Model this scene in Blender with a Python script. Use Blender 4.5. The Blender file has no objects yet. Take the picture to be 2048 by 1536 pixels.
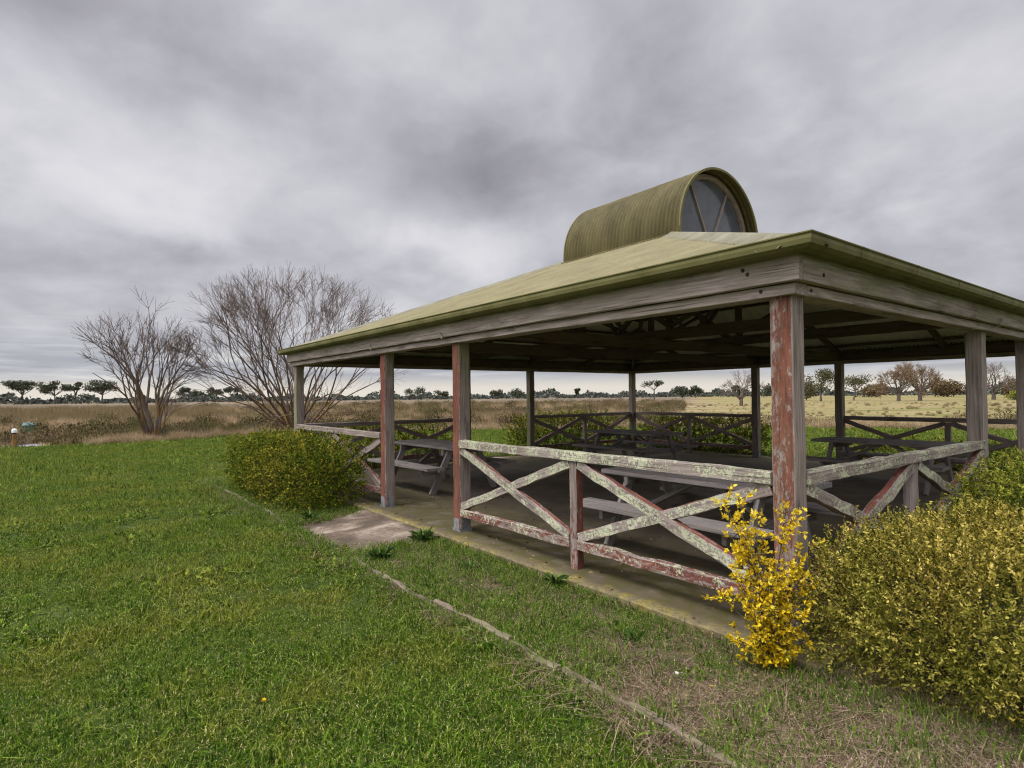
import bpy, math, random
import numpy as np
from mathutils import Vector, Matrix
random.seed(7)
RNG = np.random.default_rng(11)
SC = bpy.context.scene
COL = SC.collection
PI = math.pi
R = math.radians

# ------------------------------------------------------------------ helpers: mesh building
class MB:
    """collects verts, faces and named attributes; build() links them as one mesh object"""
    def __init__(s):
        s.v = []; s.f = []; s.n = 0; s.pa = {}; s.fa = {}
    def add(s, verts, faces, pa=None, fa=None):
        verts = np.asarray(verts, dtype=np.float32).reshape(-1, 3)
        faces = np.asarray(faces, dtype=np.int64)
        nv, nf = len(verts), len(faces)
        s.v.append(verts); s.f.append(faces + s.n); s.n += nv
        for k, val in (pa or {}).items():
            s.pa.setdefault(k, []).append((len(s.v) - 1, np.asarray(val, dtype=np.float32)))
        for k, val in (fa or {}).items():
            s.fa.setdefault(k, []).append((len(s.f) - 1, np.asarray(val, dtype=np.float32)))
    def mesh(s, name, mat=None, smooth=False):
        me = bpy.data.meshes.new(name)
        V = np.concatenate(s.v) if s.v else np.zeros((0, 3), np.float32)
        me.vertices.add(len(V)); me.vertices.foreach_set('co', V.ravel())
        lt = np.concatenate([np.full(len(f), f.shape[1], dtype=np.int32) for f in s.f])
        li = np.concatenate([f.ravel() for f in s.f]).astype(np.int32)
        ls = np.concatenate([[0], np.cumsum(lt)[:-1]]).astype(np.int32)
        me.loops.add(len(li)); me.loops.foreach_set('vertex_index', li)
        me.polygons.add(len(lt)); me.polygons.foreach_set('loop_start', ls)
        me.polygons.foreach_set('loop_total', lt)
        me.polygons.foreach_set('use_smooth', np.full(len(lt), smooth))
        for src, dom, chunks in ((s.pa, 'POINT', s.v), (s.fa, 'FACE', s.f)):
            for k, lst in src.items():
                dim = 3 if lst[0][1].ndim == 2 else 1
                d = dict(lst)
                out = []
                for i, c in enumerate(chunks):
                    out.append(d[i].reshape(-1, dim) if i in d else np.zeros((len(c), dim), np.float32))
                a = me.attributes.new(k, 'FLOAT_VECTOR' if dim == 3 else 'FLOAT', dom)
                a.data.foreach_set('vector' if dim == 3 else 'value', np.concatenate(out).astype(np.float32).ravel())
        me.update(calc_edges=True); me.validate()
        if mat: me.materials.append(mat)
        return me
    def build(s, name, mat=None, parent=None, smooth=False):
        o = bpy.data.objects.new(name, s.mesh(name, mat, smooth))
        COL.objects.link(o)
        if parent is not None:
            o.parent = parent
        return o

def tag(o, label=None, cat=None, group=None, kind=None):
    if label: o['label'] = label
    if cat: o['category'] = cat
    if group: o['group'] = group
    if kind: o['kind'] = kind
    return o

def thing(name, label, cat, loc=(0, 0, 0), group=None):
    o = bpy.data.objects.new(name, None); COL.objects.link(o)
    o.location = loc; o.empty_display_size = .2
    return tag(o, label, cat, group)

def copy_tree(o, parent=None):
    c = o.copy(); COL.objects.link(c)
    if parent is not None: c.parent = parent
    for ch in [x for x in bpy.data.objects if x.parent == o]:
        copy_tree(ch, c)
    return c

def nrm(a):
    a = np.asarray(a, float); return a / (np.linalg.norm(a) + 1e-12)

CUBE_F = [(0, 3, 2, 1), (4, 5, 6, 7), (0, 1, 5, 4), (1, 2, 6, 5), (2, 3, 7, 6), (3, 0, 4, 7)]

def beam(mb, p0, p1, w, h, up=(0, 0, 1), ch=.005, seg=.3, jit=.0015, red=.1, lich=.0, moss=.0, rot=0.):
    """sawn timber from p0 to p1; w across, h along 'up'. red / lich / moss: number or f(normal, t)"""
    p0 = np.array(p0, float); p1 = np.array(p1, float)
    L = np.linalg.norm(p1 - p0); d = (p1 - p0) / L
    a = nrm(np.cross(d, up)); b = np.cross(a, d)
    ns = max(1, int(L / seg))
    w2, h2 = w / 2, h / 2; c = min(ch, w2 * .6, h2 * .6)
    prof = np.array([(-w2 + c, -h2), (w2 - c, -h2), (w2, -h2 + c), (w2, h2 - c), (w2 - c, h2), (-w2 + c, h2), (-w2, h2 - c), (-w2, -h2 + c)])
    pn = [(0, -1), (.7, -.7), (1, 0), (.7, .7), (0, 1), (-.7, .7), (-1, 0), (-.7, -.7)]
    ts = np.linspace(0, L, ns + 1)
    off = RNG.uniform(-50, 50, 3)
    V = []; G = []
    for i, t in enumerate(ts):
        j = RNG.normal(0, jit, (8, 2)); bow = RNG.normal(0, jit * .8, 2)
        q = prof + j + bow
        V.append(p0 + d * t + q[:, :1] * a + q[:, 1:] * b)
        G.append(np.stack([np.full(8, t), prof[:, 0], prof[:, 1]], -1) + off)
    V = np.concatenate(V); G = np.concatenate(G)
    F = []; rv = []; lv = []; mv = []
    def val(f, n, t): return f(n, t) if callable(f) else f
    for i in range(ns):
        for k in range(8):
            k2 = (k + 1) % 8
            F.append((i * 8 + k, i * 8 + k2, (i + 1) * 8 + k2, (i + 1) * 8 + k))
            n = pn[k][0] * a + pn[k][1] * b; t = (i + .5) / ns
            edge = k % 2
            rv.append(val(red, n, t) * (.75 if edge else 1)); lv.append(val(lich, n, t)); mv.append(val(moss, n, t))
    mb.add(V, F, pa=dict(grain=G), fa=dict(red=rv, lich=lv, moss=mv))
    # end caps as quads (own verts)
    for e, base, n in ((0, 0, -d), (1, ns * 8, d)):
        q = V[base:base + 8]; g = G[base:base + 8]
        vals = dict(red=[val(red, n, e)] * 3, lich=[val(lich, n, e)] * 3, moss=[val(moss, n, e)] * 3)
        fs = [(0, 1, 2, 7), (2, 3, 6, 7), (3, 4, 5, 6)]
        if e == 0: fs = [f[::-1] for f in fs]
        mb.add(q, fs, pa=dict(grain=g * np.array([[1, 1, 1]])), fa=vals)

def box(mb, c, s, rz=0.):
    c = np.array(c); s = np.array(s) / 2
    v = np.array([(-1, -1, -1), (1, -1, -1), (1, 1, -1), (-1, 1, -1), (-1, -1, 1), (1, -1, 1), (1, 1, 1), (-1, 1, 1)]) * s
    ca, sa = math.cos(rz), math.sin(rz)
    v = v @ np.array([[ca, sa, 0], [-sa, ca, 0], [0, 0, 1]])
    mb.add(v + c, CUBE_F)

def tube(mb, pts, radii, sides=4, tint=None, cap=False):
    pts = np.asarray(pts, float); n = len(pts)
    d = np.gradient(pts, axis=0); d /= np.linalg.norm(d, axis=1)[:, None] + 1e-9
    ref = np.array([0, 0, 1.]) if abs(d[0][2]) < .9 else np.array([1., 0, 0])
    a = np.cross(d, ref); a /= np.linalg.norm(a, axis=1)[:, None] + 1e-9
    b = np.cross(d, a)
    ang = np.arange(sides) * 2 * PI / sides
    V = pts[:, None] + np.asarray(radii)[:, None, None] * (np.cos(ang)[None, :, None] * a[:, None] + np.sin(ang)[None, :, None] * b[:, None])
    i = np.arange(n - 1)[:, None]; k = np.arange(sides)[None]; k2 = (k + 1) % sides
    F = np.stack([i * sides + k, i * sides + k2, (i + 1) * sides + k2, (i + 1) * sides + k], -1).reshape(-1, 4)
    pa = {} if tint is None else dict(tint=np.full(n * sides, tint))
    mb.add(V.reshape(-1, 3), F, pa=pa)
    if cap:
        c = np.arange(sides)
        for base, rev in ((0, True), ((n - 1) * sides, False)):
            f = [(base + (c[0]), base + c[j], base + c[j + 1]) for j in range(1, sides - 1)]
            vv = V.reshape(-1, 3)[base:base + sides]
            f = [(0, j, j + 1) for j in range(1, sides - 1)]
            mb.add(vv, [x[::-1] for x in f] if rev else f)

# ------------------------------------------------------------------ helpers: node materials
class NT:
    def __init__(s, tree):
        s.t = tree; s.n = tree.nodes; s.l = tree.links
    def node(s, typ, **kw):
        n = s.n.new(typ)
        for k, v in kw.items(): setattr(n, k, v)
        return n
    def put(s, sock, v):
        if v is None: return
        if isinstance(v, bpy.types.NodeSocket): s.l.new(v, sock)
        else:
            if sock.type == 'RGBA' and len(v) == 3: v = (*v, 1)
            sock.default_value = v
    def math(s, op, a, b=None, c=None, clamp=False):
        n = s.node('ShaderNodeMath', operation=op, use_clamp=clamp)
        s.put(n.inputs[0], a); s.put(n.inputs[1], b)
        if c is not None: s.put(n.inputs[2], c)
        return n.outputs[0]
    def vmath(s, op, a, b=None):
        n = s.node('ShaderNodeVectorMath', operation=op)
        s.put(n.inputs[0], a); s.put(n.inputs[1], b)
        return n.outputs['Value'] if op in ('DOT_PRODUCT', 'LENGTH') else n.outputs[0]
    def mix(s, f, a, b, blend='MIX'):
        n = s.node('ShaderNodeMix', data_type='RGBA', blend_type=blend)
        s.put(n.inputs[0], f); s.put(n.inputs[6], a); s.put(n.inputs[7], b)
        return n.outputs[2]
    def noise(s, vec, scale=1., detail=4., rough=.55, dist=0., w=None):
        n = s.node('ShaderNodeTexNoise', noise_dimensions='3D')
        s.put(n.inputs['Vector'], vec); n.inputs['Scale'].default_value = scale
        n.inputs['Detail'].default_value = detail; n.inputs['Roughness'].default_value = rough
        n.inputs['Distortion'].default_value = dist
        return n.outputs['Fac']
    def voro(s, vec, scale, rnd=1.):
        n = s.node('ShaderNodeTexVoronoi'); s.put(n.inputs['Vector'], vec)
        n.inputs['Scale'].default_value = scale; n.inputs['Randomness'].default_value = rnd
        return n.outputs['Distance'], n.outputs['Color']
    def ramp(s, f, stops, interp='LINEAR'):
        n = s.node('ShaderNodeValToRGB'); s.put(n.inputs[0], f)
        cr = n.color_ramp; cr.interpolation = interp
        while len(cr.elements) < len(stops): cr.elements.new(.5)
        for e, (p, c) in zip(cr.elements, stops):
            e.position = p; e.color = (*c, 1) if len(c) == 3 else c
        return n.outputs[0]
    def smooth(s, f, a, b, lo=0., hi=1.):
        n = s.node('ShaderNodeMapRange', interpolation_type='SMOOTHSTEP')
        s.put(n.inputs[0], f); s.put(n.inputs[1], a); s.put(n.inputs[2], b); s.put(n.inputs[3], lo); s.put(n.inputs[4], hi)
        return n.outputs[0]
    def lin(s, f, a, b, lo=0., hi=1., clamp=True):
        n = s.node('ShaderNodeMapRange', clamp=clamp)
        s.put(n.inputs[0], f); s.put(n.inputs[1], a); s.put(n.inputs[2], b); s.put(n.inputs[3], lo); s.put(n.inputs[4], hi)
        return n.outputs[0]
    def attr(s, name, out='Fac'):
        return s.node('ShaderNodeAttribute', attribute_name=name).outputs[out]
    def pos(s):
        return s.node('ShaderNodeNewGeometry').outputs['Position']
    def scale(s, v, sc):
        return s.vmath('MULTIPLY', v, sc)
    def bump(s, h, strength=.3, dist=.01):
        n = s.node('ShaderNodeBump'); n.inputs['Strength'].default_value = strength; n.inputs['Distance'].default_value = dist
        s.put(n.inputs['Height'], h); return n.outputs[0]

def material(name):
    m = bpy.data.materials.new(name); m.use_nodes = True
    m.node_tree.nodes.clear()
    return m, NT(m.node_tree)

def finish(nt, color, rough=.8, normal=None, spec=.3, metal=0., trans=0., tcol=None):
    p = nt.node('ShaderNodeBsdfPrincipled')
    nt.put(p.inputs['Base Color'], color); nt.put(p.inputs['Roughness'], rough)
    nt.put(p.inputs['Specular IOR Level'], spec); nt.put(p.inputs['Metallic'], metal)
    if normal is not None: nt.put(p.inputs['Normal'], normal)
    sh = p.outputs[0]
    if trans:
        t = nt.node('ShaderNodeBsdfTranslucent'); nt.put(t.inputs[0], tcol if tcol is not None else color)
        mx = nt.node('ShaderNodeMixShader'); mx.inputs[0].default_value = trans
        nt.l.new(sh, mx.inputs[1]); nt.l.new(t.outputs[0], mx.inputs[2]); sh = mx.outputs[0]
    o = nt.node('ShaderNodeOutputMaterial'); nt.l.new(sh, o.inputs[0])

def mat_timber(name, grey_lo=(.105, .082, .070), grey_hi=(.445, .370, .330), red_a=(.225, .066, .040), red_b=(.080, .025, .017), bump=.7):
    m, t = material(name)
    g = t.attr('grain', 'Vector')
    n1 = t.noise(t.scale(g, (2.5, 55, 55)), 1, 6, .65)
    n2 = t.noise(t.scale(g, (1.1, 7, 7)), 1, 4, .6)
    n3 = t.noise(t.scale(g, (16, 42, 42)), 1, 8, .72, .4)
    base = t.ramp(n1, [(.28, grey_lo), (.5, tuple(.5 * (a + b) for a, b in zip(grey_lo, grey_hi))), (.72, grey_hi)])
    base = t.mix(t.smooth(n2, .3, .7, 0., .45), base, (.20, .155, .125))
    stain = t.noise(t.scale(g, (2.2, 9, 9)), 1, 7, .7)
    base = t.mix(t.smooth(stain, .54, .70, 0., .75), base, (.07, .055, .048))
    # flaking red stain
    rmask = t.smooth(t.math('ADD', t.math('MULTIPLY', n3, .68), t.math('MULTIPLY', n2, .32)),
                     t.math('SUBTRACT', .79, t.math('MULTIPLY', t.attr('red'), .62)),
                     t.math('SUBTRACT', .74, t.math('MULTIPLY', t.attr('red'), .62)), 0., 1.)
    rmask = t.math('SUBTRACT', 1., t.smooth(t.math('ADD', t.math('MULTIPLY', n3, .68), t.math('MULTIPLY', n2, .32)),
                     t.math('SUBTRACT', t.math('MULTIPLY', t.attr('red'), .8), .03), t.math('ADD', t.math('MULTIPLY', t.attr('red'), .8), .05)))
    redc = t.mix(t.smooth(t.noise(t.scale(g, (5, 24, 24)), 1, 8, .75), .34, .66), red_b, red_a)
    col = t.mix(t.math('MULTIPLY', rmask, .92), base, redc)
    # lichen crusts
    lv = t.scale(g, (1, 1, 1))
    ln = t.noise(lv, 34, 5, .6, .8)
    ln2 = t.noise(lv, 6, 3, .5)
    lf = t.math('ADD', t.math('MULTIPLY', ln, .6), t.math('MULTIPLY', ln2, .4))
    lm = t.math('SUBTRACT', 1., t.smooth(lf, t.math('SUBTRACT', t.math('MULTIPLY', t.attr('lich'), .8), .02), t.math('ADD', t.math('MULTIPLY', t.attr('lich'), .8), .03)))
    lcol = t.ramp(t.noise(lv, 48, 4, .7), [(.34, (.07, .07, .05)), (.44, (.40, .40, .26)), (.56, (.53, .55, .39)), (.7, (.42, .43, .16))])
    col = t.mix(t.math('MULTIPLY', lm, .9), col, lcol)
    # green algae film
    an = t.noise(t.scale(g, (2, 6, 6)), 1, 4, .6)
    am = t.math('MULTIPLY', t.smooth(an, .35, .6), t.attr('moss'))
    col = t.mix(am, col, (.17, .19, .065))
    # fine checks in the grain
    crack = t.smooth(t.noise(t.scale(g, (1.2, 80, 80)), 1, 2, .5), .64, .72)
    col = t.mix(t.math('MULTIPLY', crack, .6), col, (.03, .025, .022))
    h = t.math('ADD', t.math('MULTIPLY', n1, .6), t.math('ADD', t.math('MULTIPLY', lm, .4), t.math('MULTIPLY', crack, -.8)))
    finish(t, col, .85, t.bump(h, bump, .006), .2)
    return m

def mat_noise(name, stops, scale=8., detail=6., rough=.8, bump=.2, bscale=None, dist=.01, spec=.3, metal=0., coord='pos', vs=(1, 1, 1)):
    m, t = material(name)
    p = t.pos() if coord == 'pos' else t.node('ShaderNodeTexCoord').outputs['Object']
    n = t.noise(t.scale(p, vs), scale, detail, .62)
    col = t.ramp(n, stops)
    b = t.noise(p, bscale or scale * 4, 4, .6)
    finish(t, col, rough, t.bump(b, bump, dist), spec, metal)
    return m

def mat_leaf(name, cols, trans=.25, rough=.55, patch=None, pscale=1.5, spec=.12):
    """cols: ramp over the per-leaf 'tint'; patch: second ramp mixed in by large noise"""
    m, t = material(name)
    ti = t.attr('tint')
    c = t.ramp(ti, cols)
    if patch:
        n = t.noise(t.pos(), pscale, 3, .6)
        c = t.mix(t.smooth(n, .42, .62), c, t.ramp(ti, patch))
    finish(t, c, rough, None, spec, 0, trans)
    return m

M = {}
M['timber'] = mat_timber('weathered_timber')
M['fascia'] = mat_timber('lightened_beam_timber', (.165, .130, .113), (.60, .505, .455))  # weathered timber made lighter in colour to offset the shade under the gutter
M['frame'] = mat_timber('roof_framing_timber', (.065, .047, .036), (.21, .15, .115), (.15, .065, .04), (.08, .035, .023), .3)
M['table'] = mat_timber('grey_table_timber', (.16, .145, .137), (.43, .395, .375), bump=.4)
M['bark'] = mat_noise('bark', [(.3, (.05, .04, .032)), (.7, (.17, .14, .115))], 9, 6, .9, .5, 30, .02, vs=(1, 1, .3))
def mat_bare(name, lo, hi, lich):
    m, t = material(name)
    p = t.pos()
    n = t.noise(t.scale(p, (6, 6, 1.5)), 1, 5, .6)
    c = t.ramp(n, [(.3, lo), (.7, hi)])
    sep = t.node('ShaderNodeSeparateXYZ'); t.put(sep.inputs[0], p)
    l = t.math('MULTIPLY', t.smooth(sep.outputs[2], 3.4, .2), t.smooth(t.noise(p, 2.2, 4, .6), .42, .58))
    c = t.mix(t.math('MULTIPLY', l, .75), c, lich)
    finish(t, c, .9, None, .2)
    return m
M['bare'] = mat_bare('bare_branch_bark', (.06, .045, .038), (.17, .135, .12), (.20, .12, .025))
M['twig'] = mat_noise('bare_twigs', [(.3, (.10, .075, .065)), (.7, (.20, .155, .135))], 2, 3, .9, .0)
M['willow_twig'] = mat_noise('brown_winter_twigs', [(.3, (.11, .072, .04)), (.7, (.24, .165, .10))], 2, 3, .9, .0)

VX0_ = -5 * 1.885 / 2 - 1.16
def mat_metal(name, a, b, back=None, vs=(2, 2, 2), rib_shade=False):
    m, t = material(name)
    p = t.pos()
    n = t.noise(t.scale(p, vs), 1, 6, .62)
    n2 = t.noise(p, 14, 6, .7)
    c = t.ramp(n, [(.3, a), (.7, b)])
    c = t.mix(t.smooth(n2, .58, .72, 0, .45), c, tuple(x * .45 for x in a))
    spots = t.noise(p, 45, 3, .6)
    c = t.mix(t.smooth(spots, .66, .74, 0, .6), c, (.05, .045, .03))
    c = t.mix(t.smooth(t.noise(p, 32, 3, .6), .68, .76, 0, .6), c, (.36, .34, .22))
    if rib_shade:
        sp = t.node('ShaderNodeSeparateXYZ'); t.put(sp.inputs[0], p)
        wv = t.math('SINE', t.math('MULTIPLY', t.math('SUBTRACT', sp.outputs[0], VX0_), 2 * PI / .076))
        c = t.mix(t.math('MULTIPLY', t.smooth(wv, .5, -.7), t.smooth(n, .25, .6, .55, .2)), c, tuple(x * .42 for x in a))  # rib shading put into the colour: corrugation valleys painted darker
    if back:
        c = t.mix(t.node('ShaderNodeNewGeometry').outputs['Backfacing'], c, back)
    finish(t, c, t.lin(n2, .3, .7, .5, .75), t.bump(n2, .06, .004), .12, .0)
    return m
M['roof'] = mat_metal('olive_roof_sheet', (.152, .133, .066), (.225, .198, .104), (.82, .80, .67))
M['vault'] = mat_metal('olive_vault_sheet', (.068, .056, .020), (.125, .105, .043), vs=(3.2, 3.2, .55), rib_shade=True)
M['gutter'] = mat_metal('olive_gutter', (.108, .101, .036), (.185, .172, .072), vs=(3, 3, 3))
M['cap'] = mat_metal('ridge_capping', (.13, .122, .078), (.24, .222, .15), vs=(3, 3, 3))
M['shoe'] = mat_noise('galvanised_shoe', [(.3, (.10, .10, .10)), (.6, (.24, .24, .245)), (.8, (.16, .10, .06))], 14, 5, .6, .1)
M['dark_bolt'] = mat_noise('dark_bolt', [(.3, (.015, .013, .012)), (.7, (.05, .04, .035))], 40, 3, .7, .1)
def mat_glass():
    m, t = material('skylight_glass')
    n = t.noise(t.pos(), 3, 5, .6)
    c = t.ramp(n, [(.3, (.085, .092, .108)), (.7, (.15, .158, .18))])
    p = t.node('ShaderNodeBsdfPrincipled'); t.put(p.inputs['Base Color'], c); p.inputs['Roughness'].default_value = .12
    p.inputs['Specular IOR Level'].default_value = .6
    tr = t.node('ShaderNodeBsdfTransparent'); tr.inputs[0].default_value = (.75, .8, .85, 1)
    mx = t.node('ShaderNodeMixShader'); mx.inputs[0].default_value = .22
    t.l.new(p.outputs[0], mx.inputs[1]); t.l.new(tr.outputs[0], mx.inputs[2])
    o = t.node('ShaderNodeOutputMaterial'); t.l.new(mx.outputs[0], o.inputs[0])
    return m
M['glass'] = mat_glass()

# ------------------------------------------------------------------ layout constants (metres; slab top z = 0, front wall along y = 0, near corner at the origin)
MOD = 1.885
S = 5 * MOD
HB = 2.1               # underside of the plate beams
KR = .392              # roof slope
ZR = 2.462             # roof height above the wall line
XC, YC = -S / 2, S / 2
GZ = -.10              # lawn level

# ------------------------------------------------------------------ ground, lawn, beds, slab
def lawn_edge(n=90):
    pts = [(-9, -60), (-24, -32), (-25, -14), (-24.6, -5), (-24.4, -1), (-25.2, 2), (-24, 7), (-20.8, 13), (-14.5, 21), (-8, 25.6), (0, 29.5), (9, 32), (22, 33), (36, 30), (45, 10), (40, -40), (10, -62)]
    pts = np.array(pts, float)
    out = []
    for i in range(len(pts)):
        a, b = pts[i], pts[(i + 1) % len(pts)]
        k = max(2, int(np.linalg.norm(b - a) / .5))
        for j in range(k):
            t = j / k; out.append(a + (b - a) * t)
    out = np.array(out)
    ph = np.arange(len(out))
    w = .22 * np.sin(ph * .9) + .18 * np.sin(ph * .37 + 1) + .12 * np.sin(ph * 2.1 + 2)
    d = np.roll(out, -1, 0) - out; nn = np.stack([d[:, 1], -d[:, 0]], -1); nn /= np.linalg.norm(nn, axis=1)[:, None]
    return out + nn * w[:, None]
EDGE = lawn_edge()
def in_poly(P, poly):
    x, y = P[:, 0], P[:, 1]; c = np.zeros(len(P), bool)
    x0, y0 = poly[:, 0], poly[:, 1]; x1, y1 = np.roll(x0, -1), np.roll(y0, -1)
    for a, b, e, f in zip(x0, y0, x1, y1):
        if b == f: continue
        m = ((b > y) != (f > y)) & (x < (e - a) * (y - b) / (f - b) + a)
        c ^= m
    return c

def mat_field():
    m, t = material('field_ground')
    p0 = t.pos()
    cb = t.node('ShaderNodeCombineXYZ')
    t.put(cb.inputs[0], t.vmath('DOT_PRODUCT', p0, (-.792, .61, 0))); t.put(cb.inputs[1], t.math('MULTIPLY', t.vmath('DOT_PRODUCT', p0, (.61, .792, 0)), .28))
    p = p0
    big = t.noise(cb.outputs[0], .045, 5, .6)
    mid = t.noise(cb.outputs[0], .30, 6, .68)
    fine = t.noise(p, 2.5, 5, .7)
    f = t.math('ADD', t.math('MULTIPLY', big, .35), t.math('ADD', t.math('MULTIPLY', mid, .40), t.math('MULTIPLY', fine, .25)))
    f = t.math('ADD', t.math('MULTIPLY', t.math('SUBTRACT', f, .5), 1.5), .5)
    wet = t.ramp(f, [(.33, (.07, .075, .025)), (.43, (.15, .125, .06)), (.5, (.30, .215, .13)), (.58, (.42, .30, .185)), (.68, (.20, .15, .085))])
    past = t.ramp(f, [(.32, (.08, .10, .022)), (.43, (.15, .15, .045)), (.53, (.28, .215, .11)), (.60, (.145, .145, .045)), (.72, (.26, .19, .11))])
    sep = t.node('ShaderNodeSeparateXYZ'); t.put(sep.inputs[0], p)
    s = t.math('ADD', sep.outputs[1], t.math('MULTIPLY', sep.outputs[0], 1.43))
    pm = t.smooth(t.math('ADD', s, t.math('MULTIPLY', t.math('SUBTRACT', mid, .5), 30.)), -12., 12.)
    # far paddocks darken to scrub beyond the wetland
    dist = t.vmath('LENGTH', t.scale(p, (1, 1, 0)))
    far = t.math('MULTIPLY', t.smooth(dist, 62, 120), t.math('SUBTRACT', 1., pm))
    wet = t.mix(t.math('MULTIPLY', far, .8), wet, t.ramp(big, [(.35, (.085, .07, .055)), (.55, (.15, .12, .085)), (.65, (.22, .17, .11))]))
    c = t.mix(pm, wet, past)
    finish(t, c, .95, t.bump(fine, .5, .15), .1)
    return m
def ground_sheet():
    mb = MB()
    radii = [0, 8, 14, 20, 26, 32, 40, 50, 65, 90, 130, 190, 280, 420, 700, 1300, 2600, 4500]
    na = 72
    V = [(-4, 4, GZ - .16)]
    for r in radii[1:]:
        for k in range(na):
            a = 2 * PI * k / na
            x, y = -4 + r * math.cos(a), 4 + r * math.sin(a)
            z = GZ - .16 + .05 * math.sin(x * .23 + 1) * math.cos(y * .19) * min(1, r / 30.)
            V.append((x, y, z))
    F = [(0, 1 + k, 1 + (k + 1) % na) for k in range(na)]
    mb.add(V, F)
    Q = []
    for i in range(len(radii) - 2):
        for k in range(na):
            a = 1 + i * na + k; b = 1 + i * na + (k + 1) % na
            Q.append((a, a + na, b + na, b))
    mb.f.append(np.array(Q))
    return mb.build('ground', mat_field(), smooth=True)
tag(ground_sheet(), 'flat straw coloured wetland and paddock ground reaching the horizon', 'ground', kind='structure')

def mat_lawn():
    m, t = material('lawn_soil')
    p = t.pos()
    a = t.noise(p, .7, 5, .6); b = t.noise(p, 22, 5, .7)
    f = t.math('ADD', t.math('MULTIPLY', a, .5), t.math('MULTIPLY', b, .5))
    c = t.ramp(f, [(.35, (.018, .032, .007)), (.5, (.04, .062, .012)), (.62, (.07, .085, .022)), (.7, (.13, .10, .05))])
    finish(t, c, .95, t.bump(b, .6, .03), .1)
    return m
def lawn_sheet():
    bpts = EDGE
    me = bpy.data.meshes.new('lawn')
    import bmesh
    bm = bmesh.new()
    vs = [bm.verts.new((x, y, GZ)) for x, y in bpts]
    f = bm.faces.new(vs)
    bmesh.ops.triangulate(bm, faces=[f])
    # hang a small turf edge
    low = [bm.verts.new((x, y, GZ - .25)) for x, y in bpts]
    n = len(vs)
    for i in range(n):
        bm.faces.new((vs[i], vs[(i + 1) % n], low[(i + 1) % n], low[i]))
    bm.normal_update(); bm.to_mesh(me); bm.free()
    me.materials.append(mat_lawn())
    o = bpy.data.objects.new('lawn', me); COL.objects.link(o)
    return o
tag(lawn_sheet(), 'mown green lawn around the shelter', 'lawn', kind='structure')

BI, BO = .30, 1.35      # garden bed: from slab edge to timber edging
M['soil'] = mat_noise('bed_soil', [(.3, (.04, .032, .017)), (.5, (.085, .066, .036)), (.62, (.145, .112, .068)), (.75, (.055, .07, .02))], 7, 6, .95, .6, 40, .02, .1)
def ring_side(k):
    """map (along, out) of side k (0 front, 1 right, 2 back, 3 left) to x, y; along 0 at the corner of side start"""
    if k == 0: return lambda a, o: (-a, -o)
    if k == 1: return lambda a, o: (o, a)
    if k == 2: return lambda a, o: (-a, S + o)
    return lambda a, o: (-S - o, a)
def bed_sheet(k):
    f = ring_side(k); mb = MB()
    n = 60
    for (a0, a1) in ((-BO, 2 * MOD - .02), (3 * MOD + .02, S + BO)):
        if k in (1, 3): a0, a1 = (a0 + (BO - BI if a0 < 0 else 0)), (a1 - (BO - BI if a1 > S else 0))
        na = int((a1 - a0) / .12); no = 9
        V = []
        for i in range(na + 1):
            for j in range(no + 1):
                a = a0 + (a1 - a0) * i / na; o = BI - .03 + (BO - BI + .03) * j / no
                x, y = f(a, o)
                z = -.075 + .015 * math.sin(x * 5 + y * 3) * math.sin(y * 7 - x * 2) + .02 * math.sin(j / no * PI)
                V.append((x, y, z))
        F = [(i * (no + 1) + j, (i + 1) * (no + 1) + j, (i + 1) * (no + 1) + j + 1, i * (no + 1) + j + 1) for i in range(na) for j in range(no)]
        mb.add(V, F)
    o = mb.build('garden_bed', M['soil'], smooth=True)
    tag(o, kind='structure')
for k in range(4): bed_sheet(k)

def mat_slab():
    m, t = material('mossy_concrete')
    p = t.pos()
    a = t.noise(p, 1.1, 6, .62); b = t.noise(p, 30, 5, .65); c3 = t.noise(p, 5, 5, .6)
    base = t.ramp(a, [(.3, (.06, .047, .030)), (.5, (.115, .090, .060)), (.7, (.185, .150, .110))])
    sep = t.node('ShaderNodeSeparateXYZ'); t.put(sep.inputs[0], p)
    # moss grows along the weather-exposed outer metre and a half of the slab
    ex = t.math('ABSOLUTE', t.math('SUBTRACT', sep.outputs[0], XC)); ey = t.math('ABSOLUTE', t.math('SUBTRACT', sep.outputs[1], YC))
    e = t.math('MAXIMUM', ex, ey)
    rim = t.smooth(t.math('ADD', e, t.math('MULTIPLY', t.math('SUBTRACT', a, .5), 2.5)), S / 2 - 1.9, S / 2 - .1)
    base = t.mix(t.math('MULTIPLY', rim, t.smooth(c3, .3, .6)), base, (.075, .064, .022))
    edge = t.smooth(t.math('ADD', e, t.math('MULTIPLY', t.math('SUBTRACT', c3, .5), .25)), S / 2 + .13, S / 2 + .28)
    base = t.mix(t.math('MULTIPLY', edge, t.smooth(b, .35, .6, .3, .9)), base, t.ramp(c3, [(.32, (.13, .105, .06)), (.5, (.22, .18, .09)), (.62, (.26, .205, .05)), (.72, (.33, .27, .16))]))
    base = t.mix(t.smooth(b, .6, .75, 0, .5), base, (.05, .042, .03))
    finish(t, base, .85, t.bump(b, .25, .006), .25)
    return m
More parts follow.
